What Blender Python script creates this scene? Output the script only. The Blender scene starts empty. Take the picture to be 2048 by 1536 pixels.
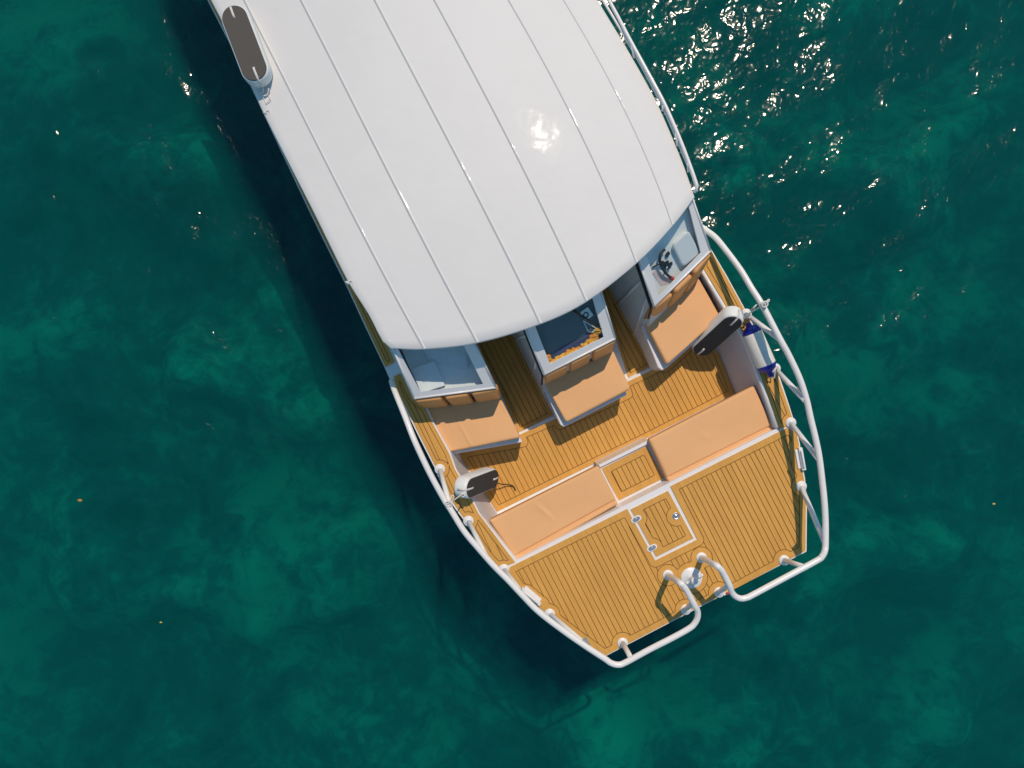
import bpy, bmesh, math, random
import numpy as np
from mathutils import Vector, Matrix
from mathutils.geometry import tessellate_polygon

random.seed(7)
rng = np.random.default_rng(11)
SC = bpy.context.scene
COL = SC.collection
CAMH, F = 7.5, 1422.0            # camera height above the water, focal length in pixels of a 2048 px wide frame


def P(px, py, z):
    """photo point at a known height -> world point"""
    s = (CAMH - z) / F
    return Vector(((px - 1024) * s, -(py - 768) * s, z))


FWD = Vector((0.457, -0.8895))   # bow direction on the ground
RGT = Vector((0.8895, 0.457))    # starboard side of the picture
SUN = Vector((0.120, 0.622, 1.0)).normalized()

# ------------------------------------------------------------------ materials


def nt(name):
    m = bpy.data.materials.new(name)
    m.use_nodes = True
    t = m.node_tree
    t.nodes.clear()
    out = t.nodes.new('ShaderNodeOutputMaterial')
    return m, t, out


def mat(name, col, rough=0.5, metal=0.0, coat=0.0, var=0.06, vscale=9.0, bump=0.0, bscale=60.0, spec=0.5, crough=0.12, bdetail=5.0):
    m, t, out = nt(name)
    b = t.nodes.new('ShaderNodeBsdfPrincipled')
    b.inputs['Roughness'].default_value = rough
    b.inputs['Metallic'].default_value = metal
    b.inputs['Coat Weight'].default_value = coat
    b.inputs['Coat Roughness'].default_value = crough
    b.inputs['Specular IOR Level'].default_value = spec
    tc = t.nodes.new('ShaderNodeTexCoord')
    n = t.nodes.new('ShaderNodeTexNoise')
    n.inputs['Scale'].default_value = vscale
    n.inputs['Detail'].default_value = 6
    n.inputs['Roughness'].default_value = 0.65
    t.links.new(tc.outputs['Object'], n.inputs['Vector'])
    r = t.nodes.new('ShaderNodeMapRange')
    r.inputs['From Min'].default_value = 0.25
    r.inputs['From Max'].default_value = 0.75
    r.inputs['To Min'].default_value = 1 - var
    r.inputs['To Max'].default_value = 1 + var
    t.links.new(n.outputs['Fac'], r.inputs['Value'])
    mul = t.nodes.new('ShaderNodeVectorMath')
    mul.operation = 'SCALE'
    mul.inputs[0].default_value = col
    t.links.new(r.outputs['Result'], mul.inputs['Scale'])
    t.links.new(mul.outputs['Vector'], b.inputs['Base Color'])
    if bump > 0:
        n2 = t.nodes.new('ShaderNodeTexNoise')
        n2.inputs['Scale'].default_value = bscale
        n2.inputs['Detail'].default_value = bdetail
        t.links.new(tc.outputs['Object'], n2.inputs['Vector'])
        bp = t.nodes.new('ShaderNodeBump')
        bp.inputs['Strength'].default_value = 1.0
        bp.inputs['Distance'].default_value = bump
        t.links.new(n2.outputs['Fac'], bp.inputs['Height'])
        t.links.new(bp.outputs['Normal'], b.inputs['Normal'])
        t.links.new(bp.outputs['Normal'], b.inputs['Coat Normal'])
    t.links.new(b.outputs['BSDF'], out.inputs['Surface'])
    return m


def teak_mat():
    """honey coloured decking: long soft grain along the bow direction, fine speckle"""
    m, t, out = nt('deck_teak')
    b = t.nodes.new('ShaderNodeBsdfPrincipled')
    b.inputs['Roughness'].default_value = 0.62
    b.inputs['Specular IOR Level'].default_value = 0.35
    g = t.nodes.new('ShaderNodeNewGeometry')
    mp = t.nodes.new('ShaderNodeMapping')
    mp.vector_type = 'TEXTURE'
    mp.inputs['Rotation'].default_value = (0, 0, math.atan2(FWD.y, FWD.x))
    mp.inputs['Scale'].default_value = (9.0, 1.0, 1.0)
    t.links.new(g.outputs['Position'], mp.inputs['Vector'])
    n = t.nodes.new('ShaderNodeTexNoise')
    n.inputs['Scale'].default_value = 55
    n.inputs['Detail'].default_value = 4
    t.links.new(mp.outputs['Vector'], n.inputs['Vector'])
    n2 = t.nodes.new('ShaderNodeTexNoise')
    n2.inputs['Scale'].default_value = 330
    n2.inputs['Detail'].default_value = 2
    t.links.new(g.outputs['Position'], n2.inputs['Vector'])
    n3 = t.nodes.new('ShaderNodeTexNoise')
    n3.inputs['Scale'].default_value = 1.7
    n3.inputs['Detail'].default_value = 5
    t.links.new(g.outputs['Position'], n3.inputs['Vector'])
    add = t.nodes.new('ShaderNodeMath')
    add.operation = 'MULTIPLY_ADD'
    add.inputs[1].default_value = 0.45
    t.links.new(n2.outputs['Fac'], add.inputs[0])
    t.links.new(n.outputs['Fac'], add.inputs[2])
    add2 = t.nodes.new('ShaderNodeMath')
    add2.operation = 'MULTIPLY_ADD'
    add2.inputs[1].default_value = 0.5
    t.links.new(n3.outputs['Fac'], add2.inputs[0])
    t.links.new(add.outputs['Value'], add2.inputs[2])
    cr = t.nodes.new('ShaderNodeValToRGB')
    cr.color_ramp.elements[0].position = 0.62
    cr.color_ramp.elements[0].color = (0.58, 0.292, 0.060, 1)
    cr.color_ramp.elements[1].position = 1.32 / 1.0 if False else 1.0
    cr.color_ramp.elements[1].color = (0.70, 0.372, 0.084, 1)
    mr = t.nodes.new('ShaderNodeMapRange')
    mr.inputs['From Min'].default_value = 0.55
    mr.inputs['From Max'].default_value = 1.40
    t.links.new(add2.outputs['Value'], mr.inputs['Value'])
    cr.color_ramp.elements[0].position = 0.15
    cr.color_ramp.elements[1].position = 0.85
    t.links.new(mr.outputs['Result'], cr.inputs['Fac'])
    dt = t.nodes.new('ShaderNodeVectorMath')
    dt.operation = 'DOT_PRODUCT'
    dt.inputs[1].default_value = (-FWD.y, FWD.x, 0)
    t.links.new(g.outputs['Position'], dt.inputs[0])
    q1 = t.nodes.new('ShaderNodeMath')
    q1.operation = 'SUBTRACT'
    q1.inputs[1].default_value = 0.012
    t.links.new(dt.outputs['Value'], q1.inputs[0])
    q2 = t.nodes.new('ShaderNodeMath')
    q2.operation = 'DIVIDE'
    q2.inputs[1].default_value = 0.0492
    t.links.new(q1.outputs[0], q2.inputs[0])
    q3 = t.nodes.new('ShaderNodeMath')
    q3.operation = 'FLOOR'
    t.links.new(q2.outputs[0], q3.inputs[0])
    wn_ = t.nodes.new('ShaderNodeTexWhiteNoise')
    wn_.noise_dimensions = '1D'
    t.links.new(q3.outputs[0], wn_.inputs['W'])
    q4 = t.nodes.new('ShaderNodeMapRange')
    q4.inputs['To Min'].default_value = 0.955
    q4.inputs['To Max'].default_value = 1.035
    t.links.new(wn_.outputs['Value'], q4.inputs['Value'])
    sc_ = t.nodes.new('ShaderNodeVectorMath')
    sc_.operation = 'SCALE'
    t.links.new(cr.outputs['Color'], sc_.inputs[0])
    t.links.new(q4.outputs['Result'], sc_.inputs['Scale'])
    t.links.new(sc_.outputs['Vector'], b.inputs['Base Color'])
    bp = t.nodes.new('ShaderNodeBump')
    bp.inputs['Distance'].default_value = 0.0012
    t.links.new(n2.outputs['Fac'], bp.inputs['Height'])
    t.links.new(bp.outputs['Normal'], b.inputs['Normal'])
    t.links.new(b.outputs['BSDF'], out.inputs['Surface'])
    return m


def mesh_face_mat():
    """dark woven fender pad: fine checker of two greys"""
    m, t, out = nt('woven_pad')
    b = t.nodes.new('ShaderNodeBsdfPrincipled')
    b.inputs['Roughness'].default_value = 0.85
    tc = t.nodes.new('ShaderNodeTexCoord')
    c = t.nodes.new('ShaderNodeTexChecker')
    c.inputs['Scale'].default_value = 140
    c.inputs['Color1'].default_value = (0.065, 0.059, 0.052, 1)
    c.inputs['Color2'].default_value = (0.105, 0.096, 0.085, 1)
    t.links.new(tc.outputs['Object'], c.inputs['Vector'])
    t.links.new(c.outputs['Color'], b.inputs['Base Color'])
    t.links.new(b.outputs['BSDF'], out.inputs['Surface'])
    return m


def schlick(t, r0, normal=None):
    """reflectance r0 + (1 - r0)(1 - cos)^5, the same from both sides of the surface"""
    lw = t.nodes.new('ShaderNodeLayerWeight')
    lw.inputs['Blend'].default_value = 0.5
    if normal is not None:
        t.links.new(normal, lw.inputs['Normal'])
    pw = t.nodes.new('ShaderNodeMath')
    pw.operation = 'POWER'
    pw.inputs[1].default_value = 5.0
    t.links.new(lw.outputs['Facing'], pw.inputs[0])
    ma = t.nodes.new('ShaderNodeMath')
    ma.operation = 'MULTIPLY_ADD'
    ma.inputs[1].default_value = 1 - r0
    ma.inputs[2].default_value = r0
    t.links.new(pw.outputs[0], ma.inputs[0])
    return ma.outputs[0]


def glass_mat():
    m, t, out = nt('window_glass')
    tr = t.nodes.new('ShaderNodeBsdfTransparent')
    tr.inputs['Color'].default_value = (0.90, 0.96, 0.97, 1)
    gl = t.nodes.new('ShaderNodeBsdfGlossy')
    gl.inputs['Roughness'].default_value = 0.03
    mx = t.nodes.new('ShaderNodeMixShader')
    t.links.new(schlick(t, 0.05), mx.inputs['Fac'])
    t.links.new(tr.outputs['BSDF'], mx.inputs[1])
    t.links.new(gl.outputs['BSDF'], mx.inputs[2])
    t.links.new(mx.outputs['Shader'], out.inputs['Surface'])
    return m


M = dict(
    teak=teak_mat(),
    caulk=mat('deck_caulk', (0.090, 0.036, 0.006), 0.8, var=0.15),
    white=mat('gelcoat_white', (0.80, 0.79, 0.785), 0.32, coat=0.25, var=0.03, vscale=3),
    roof=mat('roof_gelcoat', (0.735, 0.725, 0.705), 0.6, coat=0.4, var=0.03, vscale=1.3, bump=0.0035, bscale=6.0, spec=0.2, crough=0.05, bdetail=1.6),
    seam_shade=mat('roof_seam_shade', (0.38, 0.425, 0.45), 0.6),  # painted shade: grey for the dim flank of the roof seams
    panel=mat('grey_panel', (0.66, 0.68, 0.68), 0.5, var=0.06, vscale=4),
    coam=mat('coaming_grey', (0.60, 0.57, 0.58), 0.5, var=0.07, vscale=5),
    rail=mat('rail_white_paint', (0.80, 0.78, 0.76), 0.35, coat=0.2, var=0.03),
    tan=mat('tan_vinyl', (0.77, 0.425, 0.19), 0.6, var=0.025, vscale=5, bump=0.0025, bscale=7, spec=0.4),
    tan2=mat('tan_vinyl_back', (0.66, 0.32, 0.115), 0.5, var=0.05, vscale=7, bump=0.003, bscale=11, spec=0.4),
    black=mat('black_rubber', (0.012, 0.012, 0.014), 0.5),
    pad=mesh_face_mat(),
    padplain=mat('dark_pad', (0.040, 0.036, 0.033), 0.8, var=0.12, vscale=60),
    vinyl=mat('white_vinyl', (0.74, 0.76, 0.76), 0.45, var=0.05),
    cream=mat('cream_vinyl', (0.78, 0.75, 0.68), 0.4, var=0.04, vscale=14),
    blue=mat('royal_blue_vinyl', (0.008, 0.013, 0.26), 0.3, var=0.1),
    rope=mat('white_rope', (0.72, 0.70, 0.66), 0.8, var=0.15, vscale=120),
    webbing=mat('webbing', (0.66, 0.64, 0.62), 0.8, var=0.1, vscale=60),
    steel=mat('stainless', (0.62, 0.64, 0.66), 0.38, metal=1.0),
    slate=mat('slate_dash', (0.085, 0.13, 0.15), 0.6, var=0.12, vscale=6),
    lightdash=mat('pale_dash', (0.86, 0.88, 0.88), 0.5, var=0.05),
    navy=mat('navy_cloth', (0.065, 0.075, 0.17), 0.9, var=0.2, vscale=16, bump=0.006, bscale=14),
    marigold=mat('marigold', (0.86, 0.30, 0.020), 0.75, var=0.35, vscale=38),
    marigold2=mat('marigold_yellow', (0.88, 0.48, 0.045), 0.75, var=0.3, vscale=38),
    red=mat('red_plastic', (0.62, 0.035, 0.02), 0.4),
    cloth=mat('white_cloth', (0.82, 0.84, 0.85), 0.9, var=0.06, vscale=20, bump=0.004, bscale=20),
    paper=mat('white_card', (0.85, 0.87, 0.88), 0.7, var=0.03),
    leaf=mat('orange_leaf', (0.55, 0.25, 0.04), 0.6, var=0.3, vscale=40),
    leaf2=mat('yellow_leaf', (0.55, 0.50, 0.10), 0.6, var=0.3, vscale=40),
    chart=mat('pink_chart', (0.72, 0.55, 0.53), 0.7, var=0.18, vscale=30),
    glass=glass_mat(),
    cabin=mat('cabin_floor_dark', (0.10, 0.07, 0.045), 0.7, var=0.15),
)

# ------------------------------------------------------------------ mesh helpers


class MB:
    def __init__(self):
        self.v, self.f, self.m, self.s = [], [], [], []

    def add(self, verts, faces, mi=0, smooth=False):
        o = len(self.v)
        self.v += [Vector(p) for p in verts]
        for f in faces:
            self.f.append([i + o for i in f])
            self.m.append(mi)
            self.s.append(smooth)

    def poly(self, pts, z, mi=0, holes=()):
        loops = [[Vector((p[0], p[1], 0)) for p in pts]] + [[Vector((p[0], p[1], 0)) for p in h] for h in holes]
        tris = tessellate_polygon(loops)
        flat = [p for l in loops for p in l]
        fs = []
        for a, b, c in tris:
            A, B, C = flat[a], flat[b], flat[c]
            if (B - A).cross(C - A).z < 0:
                a, c = c, a
            fs.append((a, b, c))
        self.add([(p.x, p.y, z) for p in flat], fs, mi)

    def prism(self, pts, z0, z1, mi=0, holes=(), bottom=False):
        self.poly(pts, z1, mi, holes)
        for loop in [pts] + list(holes):
            n = len(loop)
            self.add([(p[0], p[1], z0) for p in loop] + [(p[0], p[1], z1) for p in loop],
                     [(i, (i + 1) % n, n + (i + 1) % n, n + i) for i in range(n)], mi)
        if bottom:
            self.poly(pts, z0, mi, holes)

    def loft(self, rings, mi=0, closed=True, smooth=False):
        n = len(rings[0])
        vs = [p for r in rings for p in r]
        fs = []
        for k in range(len(rings) - 1):
            for i in range(n if closed else n - 1):
                j = (i + 1) % n
                fs.append((k * n + i, k * n + j, (k + 1) * n + j, (k + 1) * n + i))
        self.add(vs, fs, mi, smooth)

    def cap(self, ring, mi=0):
        self.add(ring, [list(range(len(ring)))], mi)

    def tube(self, path, r, seg=12, mi=0, caps=True):
        path = [Vector(p) for p in path]
        n = len(path)
        rad = r if isinstance(r, (list, tuple)) else [r] * n
        rings, up = [], None
        for i, p in enumerate(path):
            t = (path[min(i + 1, n - 1)] - path[max(i - 1, 0)]).normalized()
            if up is None:
                up = Vector((0, 0, 1)) if abs(t.z) < 0.9 else Vector((1, 0, 0))
            a = (up - t * up.dot(t)).normalized()
            b = t.cross(a)
            up = a
            rings.append([p + (a * math.cos(q) + b * math.sin(q)) * rad[i]
                          for q in [2 * math.pi * k / seg for k in range(seg)]])
        self.loft(rings, mi, True, True)
        if caps:
            self.cap(rings[0], mi)
            self.cap(rings[-1], mi)

    def lathe(self, base, axis, prof, seg=24, mi=0):
        base, t = Vector(base), Vector(axis).normalized()
        a = t.orthogonal().normalized()
        b = t.cross(a)
        rings = [[base + t * h + (a * math.cos(q) + b * math.sin(q)) * r
                  for q in [2 * math.pi * k / seg for k in range(seg)]] for r, h in prof]
        self.loft(rings, mi, True, True)
        if prof[-1][0] > 1e-4:
            self.cap(rings[-1], mi)
        if prof[0][0] > 1e-4:
            self.cap(rings[0], mi)

    def ribbon(self, a, b, w, z, mi=0):
        a, b = Vector((a[0], a[1])), Vector((b[0], b[1]))
        d = b - a
        if d.length < 1e-6:
            return
        n = Vector((-d.y, d.x)).normalized() * w / 2
        e = d.normalized() * w * 0.3
        q = [a - e - n, b + e - n, b + e + n, a - e + n]
        self.add([(p.x, p.y, z) for p in q], [(0, 1, 2, 3)], mi)

    def sphere(self, c, r, mi=0, seg=8, squash=1.0):
        c = Vector(c)
        self.lathe(c - Vector((0, 0, r * squash)), (0, 0, 1),
                   [(r * math.sin(math.pi * k / 6) + 1e-5, r * squash * (1 - math.cos(math.pi * k / 6))) for k in range(7)], seg, mi)

    def build(self, name, mats, parent=None, label=None, bevel=0.0):
        if not isinstance(mats, (list, tuple)):
            mats = [mats]
        lo = [min(p[i] for p in self.v) for i in range(3)]
        hi = [max(p[i] for p in self.v) for i in range(3)]
        c = Vector(((lo[0] + hi[0]) / 2, (lo[1] + hi[1]) / 2, lo[2]))
        me = bpy.data.meshes.new(name)
        me.from_pydata([p - c for p in self.v], [], self.f)
        for m in mats:
            me.materials.append(m)
        me.polygons.foreach_set('material_index', self.m)
        me.polygons.foreach_set('use_smooth', self.s)
        bm = bmesh.new()
        bm.from_mesh(me)
        bmesh.ops.remove_doubles(bm, verts=bm.verts, dist=2e-5)
        bmesh.ops.recalc_face_normals(bm, faces=bm.faces)
        bm.to_mesh(me)
        bm.free()
        o = bpy.data.objects.new(name, me)
        COL.objects.link(o)
        if parent is not None:
            o.parent = parent
            o.location = c - wloc(parent)
        else:
            o.location = c
        if label:
            o['label'] = label
        if bevel > 0:
            b = o.modifiers.new('bevel', 'BEVEL')
            b.width = bevel
            b.segments = 2
            b.limit_method = 'ANGLE'
            b.angle_limit = math.radians(40)
        return o


def wloc(o):
    v = Vector(o.location)
    while o.parent is not None:
        o = o.parent
        v = v + Vector(o.location)
    return v


def thing(name, label, cat, loc, group=None):
    o = bpy.data.objects.new(name, None)
    o.empty_display_size = 0.2
    COL.objects.link(o)
    o.location = loc
    o['label'], o['category'] = label, cat
    if group:
        o['group'] = group
    return o


def tag(o, label, cat, group=None, kind=None):
    o['label'], o['category'] = label, cat
    if group:
        o['group'] = group
    if kind:
        o['kind'] = kind
    return o


def crom(pts, n=8):
    """smooth curve through points"""
    pts = [Vector(p) for p in pts]
    out = []
    for i in range(len(pts) - 1):
        p0 = pts[i - 1] if i > 0 else pts[i] * 2 - pts[i + 1]
        p1, p2 = pts[i], pts[i + 1]
        p3 = pts[i + 2] if i + 2 < len(pts) else p2 * 2 - p1
        for k in range(n):
            t = k / n
            out.append(0.5 * ((2 * p1) + (p2 - p0) * t + (2 * p0 - 5 * p1 + 4 * p2 - p3) * t * t + (3 * p1 - p0 - 3 * p2 + p3) * t ** 3))
    out.append(pts[-1])
    return out


def px(pts, z):
    return [P(a, b, z) for a, b in pts]


def offset_in(pts, d):
    """inset a polygon (either winding) by d"""
    pts = [Vector((p[0], p[1])) for p in pts]
    n = len(pts)
    area = sum(pts[i].x * pts[(i + 1) % n].y - pts[(i + 1) % n].x * pts[i].y for i in range(n))
    sg = 1 if area > 0 else -1
    out = []
    for i in range(n):
        e1 = (pts[i] - pts[i - 1]).normalized()
        e2 = (pts[(i + 1) % n] - pts[i]).normalized()
        n1, n2 = Vector((-e1.y, e1.x)) * sg, Vector((-e2.y, e2.x)) * sg
        b = (n1 + n2)
        b = b / max(0.35, b.length_squared / 2) if b.length > 1e-6 else n1
        out.append(pts[i] + b * d)
    return out


# ------------------------------------------------------------------ deck planking with caulked seams


def poly_sdf(X, Y, pts):
    """distance to the outline, positive inside"""
    d = np.full(X.shape, 1e9)
    inside = np.zeros(X.shape, bool)
    n = len(pts)
    for i in range(n):
        ax, ay = pts[i][0], pts[i][1]
        bx, by = pts[(i + 1) % n][0], pts[(i + 1) % n][1]
        ex, ey = bx - ax, by - ay
        L = ex * ex + ey * ey + 1e-12
        t = np.clip(((X - ax) * ex + (Y - ay) * ey) / L, 0, 1)
        d = np.minimum(d, np.hypot(X - ax - t * ex, Y - ay - t * ey))
        c = ((ay > Y) != (by > Y)) & (X < (bx - ax) * (Y - ay) / (by - ay + 1e-15) + ax)
        inside ^= c
    return np.where(inside, d, -d)


def planking(name, poly, z, parent, margin=0.05, circles=(), holes=(), hole_margin=0.055, spacing=0.05, phase=0.0,
             cut=(), thick=0.008, lines=True, direction=FWD, w=0.0042):
    """one teak panel: sheet with a plain border, caulk seams as dark strips just above it"""
    mb = MB()
    mb.prism(poly, z - thick, z, 0, cut)
    zc = z + 0.0022
    pts = np.array([[p[0], p[1]] for p in poly])

    def sdf(X, Y):
        s = poly_sdf(X, Y, poly) - margin
        for (cx, cy, r) in circles:
            s = np.minimum(s, np.hypot(X - cx, Y - cy) - r)
        for h in holes:
            s = np.minimum(s, -poly_sdf(X, Y, h) - hole_margin)
        return s
    if lines:
        g = 0.011
        xs = np.arange(pts[:, 0].min() - g, pts[:, 0].max() + 2 * g, g)
        ys = np.arange(pts[:, 1].min() - g, pts[:, 1].max() + 2 * g, g)
        X, Y = np.meshgrid(xs, ys)
        S = sdf(X, Y)
        pos = S > 0
        cell = pos[:-1, :-1].astype(int) + pos[:-1, 1:] + pos[1:, :-1] + pos[1:, 1:]
        for j, i in zip(*np.where((cell > 0) & (cell < 4))):
            c = [(i, j), (i + 1, j), (i + 1, j + 1), (i, j + 1)]
            cr = []
            for k in range(4):
                (i0, j0), (i1, j1) = c[k], c[(k + 1) % 4]
                a, b = S[j0, i0], S[j1, i1]
                if (a > 0) != (b > 0):
                    t = a / (a - b)
                    cr.append((xs[i0] + t * (xs[i1] - xs[i0]), ys[j0] + t * (ys[j1] - ys[j0])))
            for k in range(0, len(cr) - 1, 2):
                mb.ribbon(cr[k], cr[k + 1], w, zc, 1)
        d = Vector(direction).normalized()
        nrm = Vector((-d.y, d.x))
        us = pts[:, 0] * nrm.x + pts[:, 1] * nrm.y
        vs = pts[:, 0] * d.x + pts[:, 1] * d.y
        k0 = math.floor((us.min() - phase) / spacing)
        u = phase + k0 * spacing
        while u < us.max():
            v = np.arange(vs.min(), vs.max(), 0.006)
            s = sdf(nrm.x * u + d.x * v, nrm.y * u + d.y * v)
            on = s > 0.004
            k = 0
            while k < len(v):
                if on[k]:
                    e = k
                    while e + 1 < len(v) and on[e + 1]:
                        e += 1
                    if e > k + 2:
                        a, b = v[k] - 0.004, v[e] + 0.004
                        mb.ribbon((nrm.x * u + d.x * a, nrm.y * u + d.y * a), (nrm.x * u + d.x * b, nrm.y * u + d.y * b), w, zc + 0.0006, 1)
                    k = e + 1
                else:
                    k += 1
            u += spacing
    return mb.build(name, [M['teak'], M['caulk']], parent)


def cushion(name, quad, mats, parent, z0=0.0, z1=0.09, r=0.035, rc=0.06, nu=56, nv=30, fn=None, frame=None, label=None):
    """upholstered pad: quad of 2-D corners, rounded in plan and at its rim; frame maps local xyz to world"""
    A, B, C, D = [Vector((q[0], q[1])) for q in quad]
    LU = ((B - A).length + (C - D).length) / 2
    LV = ((D - A).length + (C - B).length) / 2
    # stretch the grid so that rows crowd at the rim
    def ax(n, L):
        e = [0, .12, .3, .55, .8, 1.0]
        rim = [x * max(r, rc) * 1.02 / L for x in e]
        mid = np.linspace(rim[-1], 1 - rim[-1], n)[1:-1]
        return rim + list(mid) + [1 - x for x in rim[::-1]]
    us, vs = ax(nu, LU), ax(nv, LV)
    ru, rv = rc / LU, rc / LV
    V = []
    for v in vs:
        for u in us:
            x, y = u, v
            du, dv = min(u, 1 - u) * LU, min(v, 1 - v) * LV
            dist = min(du, dv)
            cu, cv = (ru - min(u, 1 - u)) / ru, (rv - min(v, 1 - v)) / rv
            if cu > 0 and cv > 0:
                a, b = cu * math.sqrt(max(0, 1 - cv * cv / 2)), cv * math.sqrt(max(0, 1 - cu * cu / 2))
                x = ru - a * ru
                y = rv - b * rv
                if u > 0.5:
                    x = 1 - x
                if v > 0.5:
                    y = 1 - y
                dist = rc * (1 - min(1, math.hypot(a, b)))
            p = A * (1 - x) * (1 - y) + B * x * (1 - y) + C * x * y + D * (1 - x) * y
            h = z1
            if dist < r:
                h = z1 - r + math.sqrt(max(0, r * r - (r - dist) ** 2))
            if fn:
                h += fn(u, v) * min(1, dist / (r * 1.3 + 1e-6))
            V.append((p.x, p.y, h))
    n = len(us)
    fs = [(j * n + i, j * n + i + 1, (j + 1) * n + i + 1, (j + 1) * n + i) for j in range(len(vs) - 1) for i in range(n - 1)]
    rim = [i for i in range(n)] + [j * n + n - 1 for j in range(1, len(vs))] + [(len(vs) - 1) * n + i for i in range(n - 2, -1, -1)] + [j * n for j in range(len(vs) - 2, 0, -1)]
    low = [(V[i][0], V[i][1], z0) for i in rim]
    o = len(V)
    V2 = V + low
    m = len(rim)
    fs += [(rim[k], rim[(k + 1) % m], o + (k + 1) % m, o + k) for k in range(m)]
    if frame:
        V2 = [frame(*p) for p in V2]
    mb = MB()
    mb.add(V2, fs, 0, True)
    mb.add([V2[o + k] for k in range(m)], [list(range(m))[::-1]], 0)
    return mb.build(name, mats, parent, label)


# ------------------------------------------------------------------ world, sun, camera
w = bpy.data.worlds.new('World')
SC.world = w
w.use_nodes = True
wn = w.node_tree
sky = wn.nodes.new('ShaderNodeTexSky')
sky.sky_type = 'NISHITA'
sky.sun_disc = False
sky.sun_elevation = math.asin(SUN.z)
sky.sun_rotation = math.atan2(SUN.x, SUN.y)
sky.air_density = 1.3
sky.dust_density = 0.15
sky.ozone_density = 7.0
bg = wn.nodes['Background']
bg.inputs['Strength'].default_value = 0.13
tint = wn.nodes.new('ShaderNodeVectorMath')       # clear tropical sky, a little more cyan
tint.operation = 'MULTIPLY'
tint.inputs[1].default_value = (0.63, 0.785, 0.71)
wn.links.new(sky.outputs['Color'], tint.inputs[0])
wn.links.new(tint.outputs['Vector'], bg.inputs['Color'])

sl = bpy.data.lights.new('sun', 'SUN')
sl.energy = 2.95
sl.angle = math.radians(0.53)
sl.color = (1.0, 0.83, 0.66)
so = bpy.data.objects.new('sun', sl)
COL.objects.link(so)
so.rotation_euler = SUN.to_track_quat('Z', 'Y').to_euler()
so.location = (3, 10, 20)

cam = bpy.data.cameras.new('camera')
cam.sensor_width = 36
cam.lens = 36 * F / 2048
cam.clip_end = 2000
co = bpy.data.objects.new('camera', cam)
COL.objects.link(co)
co.location = (0, 0, CAMH)
SC.camera = co
SC.view_settings.view_transform = 'Standard'
SC.view_settings.look = 'None'
SC.view_settings.exposure = 0.0
SC.render.resolution_x, SC.render.resolution_y = 1024, 768
SC.cycles.use_denoising = True
SC.cycles.max_bounces = 8
SC.cycles.volume_bounces = 0
SC.cycles.transparent_max_bounces = 12
SC.cycles.sample_clamp_indirect = 6

# ------------------------------------------------------------------ water and seabed


def spread(lo, hi, step, far):
    inner = list(np.arange(lo, hi + step / 2, step))
    out, d, x = [], step, inner[-1]
    while x < far:
        d *= 1.35
        x += d
        out.append(x)
    neg, d, x = [], step, inner[0]
    while x > -far:
        d *= 1.35
        x -= d
        neg.append(x)
    return np.array(neg[::-1] + inner + out)


def grid_mesh(name, xs, ys, zf, material, bottom=None):
    X, Y = np.meshgrid(xs, ys)
    Z = zf(X, Y)
    nx, ny = len(xs), len(ys)
    co_ = np.stack([X, Y, Z], -1).reshape(-1, 3)
    idx = np.arange(nx * ny).reshape(ny, nx)
    q = np.stack([idx[:-1, :-1], idx[:-1, 1:], idx[1:, 1:], idx[1:, :-1]], -1).reshape(-1, 4)
    if bottom is not None:
        rim = list(idx[0, :]) + list(idx[1:, -1]) + list(idx[-1, -2::-1]) + list(idx[-2:0:-1, 0])
        low = co_[rim].copy()
        low[:, 2] = bottom
        o0 = len(co_)
        co_ = np.concatenate([co_, low, [[0, 0, bottom]]])
        n_ = len(rim)
        ce = o0 + n_
        side = [(rim[(k + 1) % n_], rim[k], o0 + k, o0 + (k + 1) % n_) for k in range(n_)]
        base = [(o0 + (2 * k + 1) % n_, o0 + 2 * k, ce, o0 + (2 * k + 2) % n_) for k in range(n_ // 2)]
        q = np.concatenate([q, np.array(side), np.array(base)])
    me = bpy.data.meshes.new(name)
    me.vertices.add(len(co_))
    me.vertices.foreach_set('co', co_.ravel())
    me.loops.add(q.size)
    me.loops.foreach_set('vertex_index', q.ravel())
    me.polygons.add(len(q))
    me.polygons.foreach_set('loop_start', np.arange(0, q.size, 4))
    me.polygons.foreach_set('loop_total', np.full(len(q), 4))
    me.update()
    me.polygons.foreach_set('use_smooth', np.ones(len(q), bool))
    me.materials.append(material)
    o = bpy.data.objects.new(name, me)
    COL.objects.link(o)
    return o


WAVES = []
for lam, amp, n in ((2.6, 0.006, 5), (1.3, 0.0034, 7), (0.65, 0.0016, 9), (0.36, 0.0006, 9)):
    for _ in range(n):
        a = rng.normal(math.radians(-38), 1.1)
        l = lam * rng.uniform(0.75, 1.3)
        WAVES.append((math.cos(a) * 2 * math.pi / l, math.sin(a) * 2 * math.pi / l, amp * rng.uniform(0.6, 1.2), rng.uniform(0, 6.28)))


def wave_z(X, Y):
    Z = np.zeros_like(X)
    for kx, ky, a, ph in WAVES:
        Z += a * np.sin(kx * X + ky * Y + ph)
    fade = np.clip((14 - np.maximum(np.abs(X), np.abs(Y))) / 5, 0, 1)
    return Z * fade + WZ


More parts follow.
